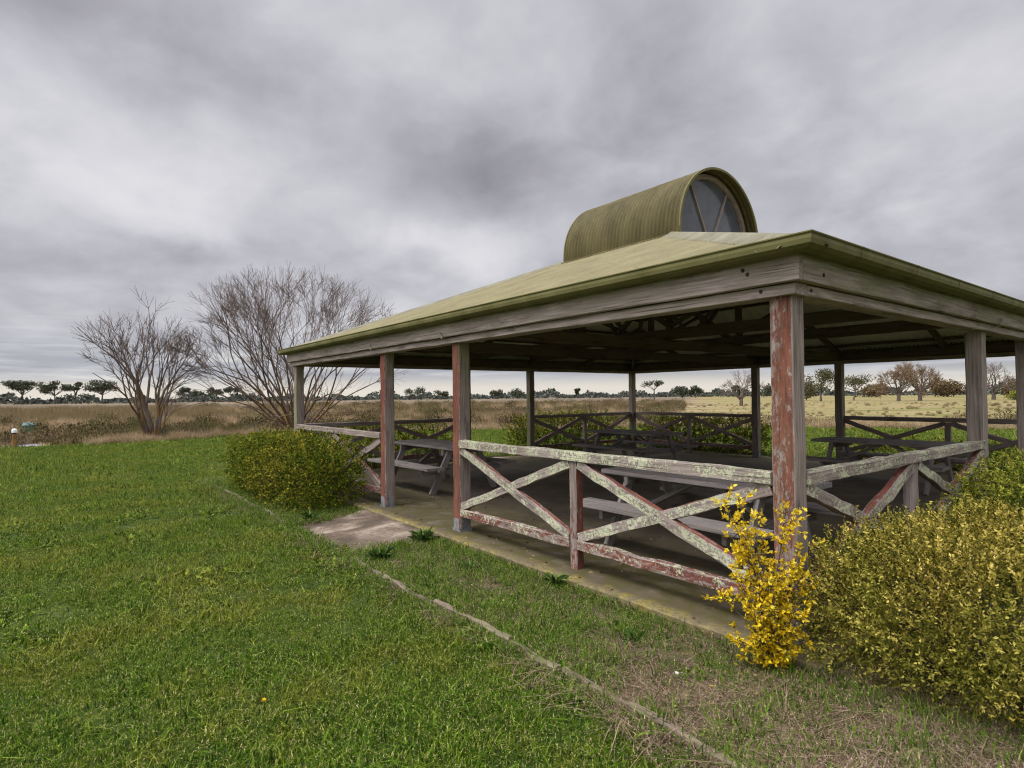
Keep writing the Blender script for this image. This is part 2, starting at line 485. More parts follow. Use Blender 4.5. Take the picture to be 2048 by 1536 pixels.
def slab():
    mb = MB()
    lo, hi = (-S - BI, -BI), (BI, S + BI)
    n = 120
    def ring(z, o, amp):
        pts = []
        for k in range(4 * n):
            s_, i = divmod(k, n); t = i / n
            L = S + 2 * BI
            x, y = ((lo[0] + t * L, lo[1]), (hi[0], lo[1] + t * L), (hi[0] - t * L, hi[1]), (lo[0], hi[1] - t * L))[s_]
            dx = XC - x; dy = YC - y; q = math.hypot(dx, dy)
            w = o + amp * (math.sin(k * 1.7) + math.sin(k * .61 + 1) + math.sin(k * 3.1 + 2)) / 3
            pts.append((x + dx / q * w, y + dy / q * w, z))
        return pts
    r0, r1, r2 = ring(-.2, 0, .012), ring(-.012, .0, .014), ring(0, .02, .012)
    V = r0 + r1 + r2; N = 4 * n
    F = []
    for a in (0, N):
        F += [(a + i, a + (i + 1) % N, a + N + (i + 1) % N, a + N + i) for i in range(N)]
    mb.add(V, F)
    mb.add(r2 + [(XC, YC, 0)], [(i, (i + 1) % N, N) for i in range(N)])
    return mb.build('concrete_slab', mat_slab())
tag(slab(), 'mossy concrete floor of the picnic shelter', 'floor', kind='structure')

def mat_path():
    m, t = material('worn_path_concrete')
    p = t.pos()
    a = t.noise(p, 1.9, 5, .6, .6); b = t.noise(p, 26, 6, .7)
    c = t.ramp(t.math('ADD', t.math('MULTIPLY', a, .75), t.math('MULTIPLY', b, .25)), [(.36, (.06, .045, .03)), (.50, (.12, .09, .065)), (.57, (.21, .165, .125)), (.63, (.34, .28, .21))])
    finish(t, c, .9, t.bump(b, .4, .01), .2)
    return m
PATHM = mat_path()
for k in range(4):
    f = ring_side(k); mb = MB()
    na, no = 24, 14; V = []
    for i in range(na + 1):
        for j in range(no + 1):
            a = 2 * MOD - .02 + (MOD + .04) * i / na; o = BI - .02 + (BO - BI + .04) * j / no
            wob = .05 * math.sin(j * 1.3 + k) * (1 if i in (0, na) else 0)
            x, y = f(a + wob, o)
            z = -.02 - .075 * j / no + .004 * math.sin(i * 1.1) * math.sin(j * .9)
            V.append((x, y, z))
    F = [(i * (no + 1) + j, (i + 1) * (no + 1) + j, (i + 1) * (no + 1) + j + 1, i * (no + 1) + j + 1) for i in range(na) for j in range(no)]
    mb.add(V, F)
    tag(mb.build('entry_path', PATHM, smooth=True), kind='structure')

M['edging'] = mat_timber('old_edging_timber', (.06, .045, .034), (.25, .185, .14), bump=.6)
# timber edging round the beds: lengths butted end to end
def edging(k, a0, a1, label):
    f = ring_side(k); mb = MB()
    n = max(2, int((a1 - a0) / .4))
    pts = [np.array((*f(a0 + (a1 - a0) * i / n, BO + RNG.normal(0, .012)), 0)) for i in range(n + 1)]
    for i in range(n):
        p, q = pts[i].copy(), pts[i + 1].copy()
        p[2] = q[2] = -.104 + RNG.normal(0, .007)
        beam(mb, p, q, .042, .13, ch=.010, jit=.006, seg=.12, red=.30, lich=.16, moss=.3)
    tag(mb.build('edging_timber', M['edging']), label, 'garden edging', 'timber edging around the garden beds')
edging(0, -BO, .62, 'weathered edging timber in the grass in front of the yellow shrub')
edging(0, .66, 2.05, 'half buried edging timber opposite the lichened railing')
edging(0, 2.08, 3.68, 'edging timber between the worn entry path and the middle of the front bed')
edging(0, 5.75, S + BO, 'yellowed edging timber along the foot of the front hedge')
for nm, kk in (('right', 1), ('back', 2), ('left', 3)):
    word = {'right': 'under the golden rounded shrub', 'back': 'behind the far hedges', 'left': 'beside the hedge on the tree side'}[nm]
    e = BO if kk == 2 else BO - .06
    edging(kk, -e, 3.70, 'nearer edging timber ' + word)
    edging(kk, 5.75, S + e, 'farther edging timber ' + word)

# ------------------------------------------------------------------ the picnic shelter
shelter = thing('picnic_shelter', 'open sided timber picnic shelter with olive hip roof and barrel vent', 'shelter', (0, 0, 0))
W2 = .0725
def post_pos():
    c = [0, 2 * MOD, 3 * MOD, S]
    P = []
    for a in c: P.append((-a, 0)); P.append((-a, S))
    for a in c[1:3]: P.append((0, a)); P.append((-S, a))
    return P
FR = np.array([0, -1., 0])
for (x, y) in post_pos():
    mb = MB()
    far = y > 5 or x < -8.5
    def redf(n, t, x=x, y=y):
        if n[1] < -.5: return .64 if (x, y) == (0, 0) else (.8 if y == 0 and x > -8 else .3)
        if n[0] > .5: return .12 if y == 0 else .3
        return .3
    def mossf(n, t, y=y, x=x):
        if x < -8.5 and n[1] < -.5: return .85
        return .75 * max(0, (t - .72) / .28) if abs(n[2]) < .5 and n[0] > .3 and (x, y) != (0, 0) else .1
    beam(mb, (x, y, .03), (x, y, HB), 2 * W2, 2 * W2, up=(0, -1, 0), ch=.007, seg=.15, red=redf, moss=mossf, lich=.12)
    p = mb.build('post', M['timber'], shelter)
    sb = MB()
    for sx, sy, dx, dy in ((-1, 0, .004, .11), (1, 0, .004, .11), (0, -1, .11, .004), (0, 1, .11, .004)):
        box(sb, (x + sx * (W2 + .003), y + sy * (W2 + .003), .07), (dx, dy, .14))
    box(sb, (x, y, .012), (.158, .158, .022))
    sb.build('post_shoe', M['shoe'], p)

def side_beam(k, o, z, w, h, name, ext, mat, red, moss, lich=.14):
    """horizontal board along side k, outer face at offset o, mitre-free corner: boards of sides 0 and 2 run through"""
    f = ring_side(k)
    e0 = -ext; e1 = S + ext
    if k in (1, 3): e0, e1 = -ext + w + .001, S + ext - w - .001
    p0 = (*f(e0, o - w / 2), z + h / 2); p1 = (*f(e1, o - w / 2), z + h / 2)
    mb = MB(); beam(mb, p0, p1, w, h, ch=.006, seg=.3, red=red, moss=moss, lich=lich)
    return mb.build(name, mat, shelter)
for k in range(4):
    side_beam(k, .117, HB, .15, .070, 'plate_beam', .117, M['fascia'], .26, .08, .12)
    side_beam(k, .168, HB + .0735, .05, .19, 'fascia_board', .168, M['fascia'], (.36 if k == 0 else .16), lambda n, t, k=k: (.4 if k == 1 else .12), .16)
    side_beam(k, .110, HB + .0735, .10, .17, 'wall_plate', .110, M['frame'], .2, .1, 0)

def disc(mb, c, n, r, t=.006, sides=10):
    n = nrm(n); a = nrm(np.cross(n, (0, 0, 1))); b = np.cross(n, a)
    c = np.array(c, float)
    ang = np.arange(sides) * 2 * PI / sides
    ring = np.cos(ang)[:, None] * a * r + np.sin(ang)[:, None] * b * r
    V = np.concatenate([c + ring, c + ring * .85 + n * t, [c + n * t]])
    F4 = [(i, (i + 1) % sides, sides + (i + 1) % sides, sides + i) for i in range(sides)]
    mb.add(V, F4); mb.add(V[sides:], [(i, (i + 1) % sides, sides) for i in range(sides)])
for c, n in (((-.10, -.117, 2.142), (0, -1, 0)), ((.117, .08, 2.137), (1, 0, 0)), ((.168, .14, 2.232), (1, 0, 0)), ((-.19, -.168, 2.285), (0, -1, 0)), ((-.16, -.168, 2.255), (0, -1, 0))):
    mb = MB(); disc(mb, c, n, .013); mb.build('bolt', M['dark_bolt'], shelter)
# small blocks where the fascia boards are joined over the inner posts
for k in (0, 1):
    f = ring_side(k)
    for a in (2 * MOD + .1, 3 * MOD + .12):
        mb = MB(); x, y = f(a, .172); p0 = (x, y, HB + .06); x2, y2 = f(a + .07, .176); p1 = (x2, y2, HB + .118)
        beam(mb, p0, p1, .03, .035, up=(0.3, 0.2, 1), ch=.006, red=.1, lich=.45, moss=.5)
        mb.build('joint_block', M['timber'], shelter)

# gutters: closed profile swept with mitred ends
GP = [(.175, 2.352), (.185, 2.328), (.225, 2.318), (.275, 2.326), (.303, 2.345), (.310, 2.372), (.309, 2.394), (.318, 2.402), (.318, 2.409), (.304, 2.409), (.303, 2.374), (.296, 2.352), (.272, 2.335), (.225, 2.328), (.193, 2.336), (.184, 2.352), (.184, 2.40), (.175, 2.40)]
for k in range(4):
    f = ring_side(k); mb = MB(); n = len(GP)
    ns = 24
    V = []
    for i in range(ns + 1):
        for (o, z) in GP:
            a = -o + (S + 2 * o) * i / ns
            V.append((*f(a, o), z))
    F = [(i * n + j, i * n + (j + 1) % n, (i + 1) * n + (j + 1) % n, (i + 1) * n + j) for i in range(ns) for j in range(n)]
    if k in (0, 3): F = [x[::-1] for x in F]
    mb.add(V, F)
    g = mb.build('gutter', M['gutter'], shelter)
    # clips that hold the gutter, each a narrow strap round its face
    for a in ([] if k == 0 else np.arange(.35, S, .92)):
        cb = MB(); V = []
        for da in (-.011, .011):
            for (o, z) in GP[2:9]: V.append((*f(a + da, o + (.003 if o > .22 else 0)), z - (.003 if o < .29 else 0)))
        cb.add(V, [(j, j + 1, 7 + j + 1, 7 + j) for j in range(6)])
        cb.build('gutter_clip', M['gutter'], g)

# roof: corrugated sheets on four slopes, open under the vent
VH = 1.07
VX0, VX1 = XC - 1.16, XC + 1.16
VY0, VY1 = YC - VH, YC + VH
def roof_z(o): return ZR + KR * (-o)            # o = outward offset from wall line
for k in range(4):
    f = ring_side(k); mb = MB()
    step = .019; ov = .215
    a = np.arange(-ov, S + ov, step); n = len(a)
    inn = np.minimum(a, S - a)                  # hips: inward limit
    lim = (YC - VH if k in (0, 2) else S / 2 - 1.16) - .01
    lim = np.minimum(inn, lim)
    amp = .0105 * np.sin(a * 2 * PI / .076) + .005 * (np.abs(((a + .3) % .762) - .381) > .362)
    V = []; rows = 7
    for i in range(n):
        for r in range(rows):
            o = ov - (ov + lim[i]) * r / (rows - 1)
            V.append((*f(a[i], o), roof_z(o) + amp[i]))
    F = [(i * rows + r, (i + 1) * rows + r, (i + 1) * rows + r + 1, i * rows + r + 1) for i in range(n - 1) for r in range(rows - 1)]
    if k in (0, 3): F = [x[::-1] for x in F]
    mb.add(V, F)
    mb.build('roof_slope', M['roof'], shelter, smooth=True)
# hip cappings
for sx, sy in ((1, 0), (0, 0), (1, 1), (0, 1)):
    cx, cy = (0 if sx else -S), (0 if sy == 0 else S)
    ux, uy = (-1 if sx else 1), (1 if sy == 0 else -1)
    mb = MB(); V = []; prof = [(-.14, -.038), (-.135, -.028), (-.05, .012), (-.025, .035), (0, .044), (.025, .035), (.05, .012), (.135, -.028), (.14, -.038)]
    px, py = -uy / math.sqrt(2), ux / math.sqrt(2)
    ns = 20
    for i in range(ns + 1):
        t = -.225 + (3.52 + .225) * i / ns
        for (w, z) in prof: V.append((cx + ux * t + px * w, cy + uy * t + py * w, ZR + KR * t + z + .004))
    n = len(prof)
    F = [(i * n + j, i * n + j + 1, (i + 1) * n + j + 1, (i + 1) * n + j) for i in range(ns) for j in range(n - 1)]
    mb.add(V, F); mb.build('hip_cap', M['cap'], shelter, smooth=True)

# barrel vent on top
ZS = 3.985
def arch(r, y0=YC, n=40, drop=.22):
    pts = [(y0 - r, ZS - drop), (y0 - r, ZS - drop / 2)]
    for i in range(n + 1):
        a = PI - PI * i / n; pts.append((y0 + r * math.cos(a), ZS + r * math.sin(a)))
    pts += [(y0 + r, ZS - drop / 2), (y0 + r, ZS - drop)]
    return np.array(pts)
mb = MB()
xs = np.arange(VX0 - .09, VX1 + .09, .0135); V = []
prof = arch(1.0); cen = np.array((YC, ZS))
for x in xs:
    a = VH + .0105 * math.sin((x - VX0) * 2 * PI / .076) + .004 * (((x - VX0) % .762) < .03)
    q = arch(a, drop=.35)
    V.append(np.column_stack([np.full(len(q), x), q]))
npf = len(prof); V = np.concatenate(V)
F = [(i * npf + j, i * npf + j + 1, (i + 1) * npf + j + 1, (i + 1) * npf + j) for i in range(len(xs) - 1) for j in range(npf - 1)]
mb.add(V, F)
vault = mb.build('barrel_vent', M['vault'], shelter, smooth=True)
for x, lab in ((VX0 - .092, None), (VX1 + .092, None)):
    mb = MB(); o = arch(VH + .013, drop=.3); i_ = arch(VH - .022, drop=.3); V = []
    for dx in (-.012, .012):
        V += [(x + dx, *p) for p in o]; V += [(x + dx, *p) for p in i_]
    n = npf; F = []
    for j in range(n - 1):
        F += [(j, j + 1, 2 * n + j + 1, 2 * n + j), (n + j, 3 * n + j, 3 * n + j + 1, n + j + 1), (j, n + j, n + j + 1, j + 1), (2 * n + j, 2 * n + j + 1, 3 * n + j + 1, 3 * n + j)]
    mb.add(V, F); mb.build('edge_trim', M['gutter'], vault)
for sgn, x in ((1, VX1 - .13), (-1, VX0 + .13)):
    mb = MB(); q = arch(VH - .10, drop=.2)
    V = [(x, *p) for p in q] + [(x, YC, ZS - .2)]
    mb.add(V, [(j, j + 1, len(q)) for j in range(len(q) - 1)])
    mb.build('window_pane', M['glass'], vault)
    fb = MB(); q = arch(VH - .075, drop=.2)
    for j in range(0, len(q) - 1):
        p0, p1 = (x, *q[j]), (x, *q[j + 1])
        rad = nrm(np.array((0, q[j][0] - YC, max(0, q[j][1] - ZS)))) if True else 0
        beam(fb, p0, p1, .10, .075, up=rad, ch=.003, seg=1, jit=.0, red=.25, moss=.15)
    beam(fb, (x, VY0 + .06, ZS - .155), (x, VY1 - .06, ZS - .155), .10, .09, red=.2, moss=.2)
    fb.build('window_frame', M['timber'], vault)
    for ang in (122, 60):
        a = R(ang); rr = VH - .1
        p0 = (x + sgn * .012, YC, ZS - .14); p1 = (x + sgn * .012, YC + rr * math.cos(a), ZS + rr * math.sin(a))
        b2 = MB(); beam(b2, p0, p1, .03, .035, up=(1, 0, 0), ch=.003, red=.25)
        b2.build('muntin', M['timber'], vault)
# flashing round the foot of the vent
for y, d in ((VY0, -1), (VY1, 1)):
    mb = MB(); zr = roof_z(-(VY0)) if True else 0
    V = []
    for x in np.linspace(VX0 - .1, VX1 + .1, 12):
        V += [(x, y + d * .018, zr + .09), (x, y + d * .014, zr + .018), (x, y + d * .16, zr + .018 - .16 * KR + .004), (x, y + d * .165, zr - .02 - .16 * KR + .014)]
    mb.add(V, [(i * 4 + j, i * 4 + j + 1, (i + 1) * 4 + j + 1, (i + 1) * 4 + j) for i in range(11) for j in range(3)])
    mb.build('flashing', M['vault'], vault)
for x, d in ((VX0, -1), (VX1, 1)):
    mb = MB(); zr = ZR + KR * (S / 2 - 1.16); V = []
    for y in np.linspace(VY0 - .05, VY1 + .05, 12):
        V += [(x - d * .15, y, zr + .035), (x + d * .06, y, zr + .022 - .06 * KR), (x + d * .24, y, zr + .018 - .24 * KR), (x + d * .245, y, zr - .01 - .24 * KR)]
    mb.add(V, [(i * 4 + j, i * 4 + j + 1, (i + 1) * 4 + j + 1, (i + 1) * 4 + j) for i in range(11) for j in range(3)])
    mb.build('flashing', M['cap'], vault)

# roof framing seen from below
for k in range(4):
    f = ring_side(k)
    for i in range(6):
        t = .12 + i * .66 + .02
        z = ZR + KR * t - .011 - .034
        mb = MB(); beam(mb, (*f(t + .03, -t), z), (*f(S - t - .03, -t), z), .045, .055, up=(0, 0, 1), red=.2, jit=.003)
        mb.build('purlin', M['frame'], shelter)
    for a in (2 * MOD, 3 * MOD, MOD, 4 * MOD):
        t1 = min(a, S - a, 3.55)
        mb = MB(); z0, z1 = ZR - .15, ZR + KR * t1 - .15
        beam(mb, (*f(a, .03), z0 + .0), (*f(a, -t1), z1), .05, .13, red=.2)
        mb.build('rafter', M['frame'], shelter)
for cx, cy, ux, uy in ((0, 0, -1, 1), (-S, 0, 1, 1), (0, S, -1, -1), (-S, S, 1, -1)):
    mb = MB(); beam(mb, (cx + ux * .03, cy + uy * .03, ZR - .16), (cx + ux * 3.6, cy + uy * 3.6, ZR + KR * 3.6 - .16), .06, .15, red=.2)
    mb.build('hip_rafter', M['frame'], shelter)
for c in (2 * MOD, 3 * MOD):
    mb = MB(); beam(mb, (-c, .03, HB + .155), (-c, S - .03, HB + .155), .07, .155, red=.2); mb.build('tie_beam', M['frame'], shelter)
    mb = MB(); beam(mb, (-.03, c, HB + .155 + .158), (-S + .03, c, HB + .155 + .158), .07, .155, red=.2); mb.build('tie_beam', M['frame'], shelter)
ZT = HB + .39
for a in (2 * MOD, 3 * MOD):
    for b in (2 * MOD, 3 * MOD):
        ztop = ZR + KR * 3.5
        mb = MB(); beam(mb, (-a, b, ZT), (-a, b, ztop), .09, .09, up=(0, 1, 0), red=.2); mb.build('king_post', M['frame'], shelter)
        sx = 1 if a < 3 * MOD - .1 else -1; sy = -1 if b < 3 * MOD - .1 else 1
        for dx, dy in ((sx, 0), (0, sy)):
            mb = MB(); beam(mb, (-a + dx * .05, b + dy * .05, ZT + .06), (-a + dx * 1.55, b + dy * 1.55, ZR + KR * 1.95 - .1), .05, .08, up=(dy, dx, 0), red=.2)
            mb.build('strut', M['frame'], shelter)
        for dx, dy in ((-sx, 0), (0, -sy)):
            mb = MB(); beam(mb, (-a + dx * .05, b + dy * .05, ZT + .95), (-a + dx * .94, b + dy * .94, ZT + .1), .045, .07, up=(dy, dx, 0), red=.2)
            mb.build('strut', M['frame'], shelter)
for a in (2 * MOD, 3 * MOD):
    mb = MB(); beam(mb, (-2 * MOD + .04, a, ZR + KR * 3.5 - .02), (-3 * MOD - .04, a, ZR + KR * 3.5 - .02), .06, .12, red=.2); mb.build('collar_beam', M['frame'], shelter)
    mb = MB(); beam(mb, (-a, 2 * MOD + .08, ZR + KR * 3.5 - .02), (-a, 3 * MOD - .08, ZR + KR * 3.5 - .02), .06, .12, red=.2); mb.build('collar_beam', M['frame'], shelter)

# X-braced railings in the two outer bays of every side
for k in range(4):
    f = ring_side(k)
    for (a0, a1) in ((0, 2 * MOD), (3 * MOD, S)):
        near = (k == 0 and a0 == 0) or (k == 1 and a0 == 0)
        A, B = a0 + W2 + .004, a1 - W2 - .004
        if k == 0 and a0 > 0: pass
        sunny = lambda n, t: (.62 if near else .45) if n[2] > .35 else ((.60 if near else .34) if abs(n[2]) < .5 and (n[1] < -.5 or n[0] > .5) else .2)
        mid = (a0 + a1) / 2
        ko = .0425
        mb = MB(); beam(mb, (*f(A, ko), .97), (*f(B, ko), .97), .095, .082, ch=.006, seg=.2, jit=.003, red=lambda n, t: .22, lich=lambda n, t: sunny(n, t) if n[2] > -.5 else .05, moss=.1)
        rail = mb.build('handrail', M['timber'], shelter)
        mb = MB(); beam(mb, (*f(mid, .03), .0), (*f(mid, .03), .928), .085, .085, up=(0, -1, 0) if k in (0, 2) else (1, 0, 0), ch=.006, seg=.15,
                        red=(lambda n, t: .75 if n[0] > .5 and t > .0 else .58) if k == 0 else .4, lich=(lambda n, t: .44 if n[1] < -.5 else .1) if k == 0 else .25)
        mb.build('rail_post', M['timber'], rail)
        for (p, q) in ((A, mid - .045), (mid + .045, B)):
            mb = MB(); beam(mb, (*f(p, .047), .215), (*f(q, .047), .215), .06, .085, ch=.006, seg=.2, jit=.003, red=lambda n, t: .62 if n[2] > -.5 else .5, lich=lambda n, t: (.56 if near else .3) if n[2] > -.3 else .1)
            mb.build('bottom_rail', M['timber'], rail)
            for (z0, z1, oo) in ((.275, .905, .0455), (.905, .275, .0425)):
                down = z0 > z1
                mb = MB(); beam(mb, (*f(p + .01, oo), z0), (*f(q - .01, oo), z1), .058, .085, ch=.006, seg=.12, jit=.003,
                                red=lambda n, t: .66 if n[2] > .2 else .45, lich=lambda n, t: (.62 if near else .36) if abs(n[2]) < .45 and (n[1] < -.3 or n[0] > .3) else (.34 if n[2] > .2 else .12))
                mb.build('brace', M['timber'], rail)

# ------------------------------------------------------------------ picnic tables
def make_table():
    t = thing('picnic_table', 'x', 'picnic table')
    mb = MB()
    for i in range(5):
        y = -.4 + .08 + i * .16
        beam(mb, (-1, y, .70), (1, y, .70), .150, .042, ch=.004, jit=.0012, red=.05)
    mb.build('tabletop', M['table'], t)
    for s in (-1, 1):
        mb = MB()
        for j in (0, 1): beam(mb, (-1, s * (.63 + .145 * j), .42), (1, s * (.63 + .145 * j), .42), .138, .042, ch=.004, red=.05)
        mb.build('bench_seat', M['table'], t)
    for x in (-.72, .72):
        for s in (-1, 1):
            mb = MB(); beam(mb, (x, s * .60, .0), (x, s * .25, .675), .045, .10, up=(0, 1, 0), red=.05); mb.build('leg', M['table'], t)
        sx = .048 * (1 if x > 0 else -1)
        mb = MB(); beam(mb, (x - sx, -.75, .345), (x - sx, .75, .345), .045, .10, red=.05); mb.build('seat_bearer', M['table'], t)
        mb = MB(); beam(mb, (x - sx, -.38, .635), (x - sx, .38, .635), .045, .085, red=.05); mb.build('top_bearer', M['table'], t)
        mb = MB(); beam(mb, (x - sx * 1.6, 0, .36), (.08 * (1 if x > 0 else -1), 0, .655), .07, .045, red=.05); mb.build('knee_brace', M['table'], t)
    return t
tb = make_table()
TABS = [((-1.52, 1.34, 0), 'grey picnic table just behind the lichened front railing by the corner post'),
        ((-6.78, 1.5, 0), 'grey picnic table seen between the two posts of the front entrance'),
        ((-6.5, 6.06, 0), 'dark picnic table at the far corner before the back railings'),
        ((-2.0, 6.93, 0), 'picnic table with its long dark top seen just right of the thick corner post')]
TAB_OBJS = []
for i, (loc, lab) in enumerate(TABS):
    o = tb if i == 0 else copy_tree(tb)
    o.location = loc; o.rotation_euler.z = (0, .02, -.015, .01)[i]; tag(o, lab, 'picnic table', 'picnic tables under the shelter')
    TAB_OBJS.append(o)

# ------------------------------------------------------------------ leaves
def leaf_quads(mb, P, D, L, Wd, tint, fold=.25):
    """rhombic folded leaves: base points P, unit directions D, lengths L, widths Wd"""
    n = len(P)
    ref = RNG.normal(0, 1, (n, 3)); side = np.cross(D, ref); side /= np.linalg.norm(side, axis=1)[:, None] + 1e-9
    nn = np.cross(side, D)
    mid = P + D * (L * .5)[:, None]
    v = np.stack([P, mid + side * (Wd / 2)[:, None] + nn * (Wd * fold)[:, None], P + D * L[:, None], mid - side * (Wd / 2)[:, None] + nn * (Wd * fold)[:, None]], 1)
    b = np.arange(n)[:, None] * 4
    F = np.concatenate([b + np.array([[0, 1, 2]]), b + np.array([[0, 2, 3]])])
    mb.add(v.reshape(-1, 3), F, pa=dict(tint=np.repeat(tint, 4)))

def rand_dirs(n):
    d = RNG.normal(0, 1, (n, 3)); return d / np.linalg.norm(d, axis=1)[:, None]

def wob(P, f, seed):
    x, y, z = P[:, 0] * f + seed, P[:, 1] * f + seed * 1.7, P[:, 2] * f - seed
    return (np.sin(x * 1.3 + 2 * np.sin(y * .7)) + np.sin(y * 1.9 + z) + np.sin(z * 2.3 + x * .6)) / 3

M['stem'] = mat_noise('shrub_stem', [(.3, (.03, .022, .015)), (.7, (.095, .068, .045))], 20, 4, .9, .1)
def hedge(name, lo, hi, nspr, leaf, mat, label, group, cat='hedge', pw=6., seed=1., spr=.10, nl=9, upb=.5, shell=.45):
    lo = np.array(lo, float); hi = np.array(hi, float)
    c = (lo + hi) / 2; h = (hi - lo) / 2
    t = thing(name, label, cat, (c[0], c[1], lo[2]), group)
    org = np.array((c[0], c[1], lo[2]))
    d = rand_dirs(nspr)
    q = np.abs(d) ** pw; rad = 1 / (q.sum(1)) ** (1 / pw)
    u = 1 - shell * RNG.random(nspr) ** 1.8
    surf = d * rad[:, None]
    P = surf * u[:, None]
    P = P * (1 + .10 * wob(surf * h, 3.2, seed) + .11 * wob(surf * h, 11., seed + 3))[:, None]
    P = P * h + c
    keep = P[:, 2] > lo[2] + .02; P, d = P[keep], d[keep]
    # twigs pointing outward and up
    T = d * h.mean() / h; T /= np.linalg.norm(T, axis=1)[:, None]
    T = T + np.array([0, 0, upb]) + RNG.normal(0, .45, T.shape); T /= np.linalg.norm(T, axis=1)[:, None]
    n = len(P); sl = spr * RNG.uniform(.6, 1.35, n)
    P = P + T * (np.where(RNG.random(n) < .05, RNG.uniform(.02, .09, n), 0))[:, None]
    st = RNG.random(n)
    mb = MB()
    for j in range(nl):
        f = (j + .6) / nl
        base = P + T * (sl * f)[:, None]
        sd = rand_dirs(n) * .9 + T * .75; sd /= np.linalg.norm(sd, axis=1)[:, None]
        L = leaf * RNG.uniform(.7, 1.25, n)
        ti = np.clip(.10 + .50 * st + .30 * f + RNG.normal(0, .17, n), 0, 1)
        leaf_quads(mb, base - org, sd, L, L * .52, ti)
    mb.build('foliage', mat, t)
    sb = MB(); 
    for i in range(min(170, n)):
        b = np.array((c[0] + (P[i][0] - c[0]) * .35, c[1] + (P[i][1] - c[1]) * .35, lo[2]))
        m = (b + P[i]) / 2 + RNG.normal(0, .04, 3)
        e_ = b + (P[i] - b) * .86
        tube(sb, np.array([b, m, e_]) - org, [.009, .006, .002], 3)
    sb.build('stems', M['stem'], t)
    return t

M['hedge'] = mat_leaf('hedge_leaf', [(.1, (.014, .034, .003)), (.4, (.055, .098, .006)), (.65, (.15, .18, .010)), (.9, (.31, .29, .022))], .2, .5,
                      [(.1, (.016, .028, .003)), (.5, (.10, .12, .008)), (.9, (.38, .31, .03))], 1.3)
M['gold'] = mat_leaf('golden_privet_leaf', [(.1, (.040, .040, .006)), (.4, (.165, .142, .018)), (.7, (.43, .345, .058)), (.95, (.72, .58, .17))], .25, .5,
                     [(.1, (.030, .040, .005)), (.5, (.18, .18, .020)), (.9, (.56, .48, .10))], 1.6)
M['lime'] = mat_leaf('lime_green_leaf', [(.1, (.03, .048, .008)), (.4, (.12, .155, .016)), (.7, (.30, .31, .035)), (.95, (.52, .48, .08))], .25, .5)
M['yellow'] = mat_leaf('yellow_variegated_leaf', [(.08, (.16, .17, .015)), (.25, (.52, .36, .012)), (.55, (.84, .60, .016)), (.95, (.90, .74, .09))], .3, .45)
HG = 'clipped hedges around the shelter'
Zb = -.09
hedge('hedge', (-9.75, -1.22, Zb), (-6.0, -.16, .84), 6200, .034, M['hedge'], 'broad green hedge in front of the shelter, nearest the lawn', HG, seed=2.2, spr=.12)
hedge('golden_shrub', (.07, -.42, Zb - .02), (1.75, 1.42, .735), 9800, .0205, M['gold'], 'big rounded golden shrub filling the foreground beside the corner post', None, 'shrub', 2.6, 5.1, .085, 10, .7)
hedge('lime_shrub', (.22, 1.75, Zb), (1.5, 3.75, .90), 5200, .028, M['lime'], 'lime green shrub behind the golden shrub at the side railing', None, 'shrub', 3., 7.7, .10)
hedge('hedge', (.35, 5.95, Zb), (1.5, 9.6, .80), 1500, .05, M['lime'], 'low bright hedge past the side opening, beyond the second side post', HG, seed=3.3, spr=.12)
hedge('hedge', (-10.7, .1, Zb), (-9.72, 3.6, .84), 2000, .05, M['hedge'], 'dark hedge behind the table at the front entrance', HG, seed=4.4, spr=.12)
hedge('hedge', (-10.75, 5.8, Zb), (-9.72, 9.5, .92), 2400, .05, M['hedge'], 'bushy dark hedge left of the far corner post, behind the back railing', HG, seed=5.5, spr=.14)
hedge('hedge', (-9.6, S + .32, Zb), (-5.9, S + 1.3, .80), 2300, .05, M['hedge'], 'yellow tipped hedge right of the far corner post, behind the dark table', HG, seed=6.6, spr=.12)
hedge('hedge', (-3.6, S + .35, Zb), (.9, S + 1.2, .46), 1300, .05, M['lime'], 'low patchy hedge under the far railing beyond the long table top', HG, seed=8.8, spr=.12)

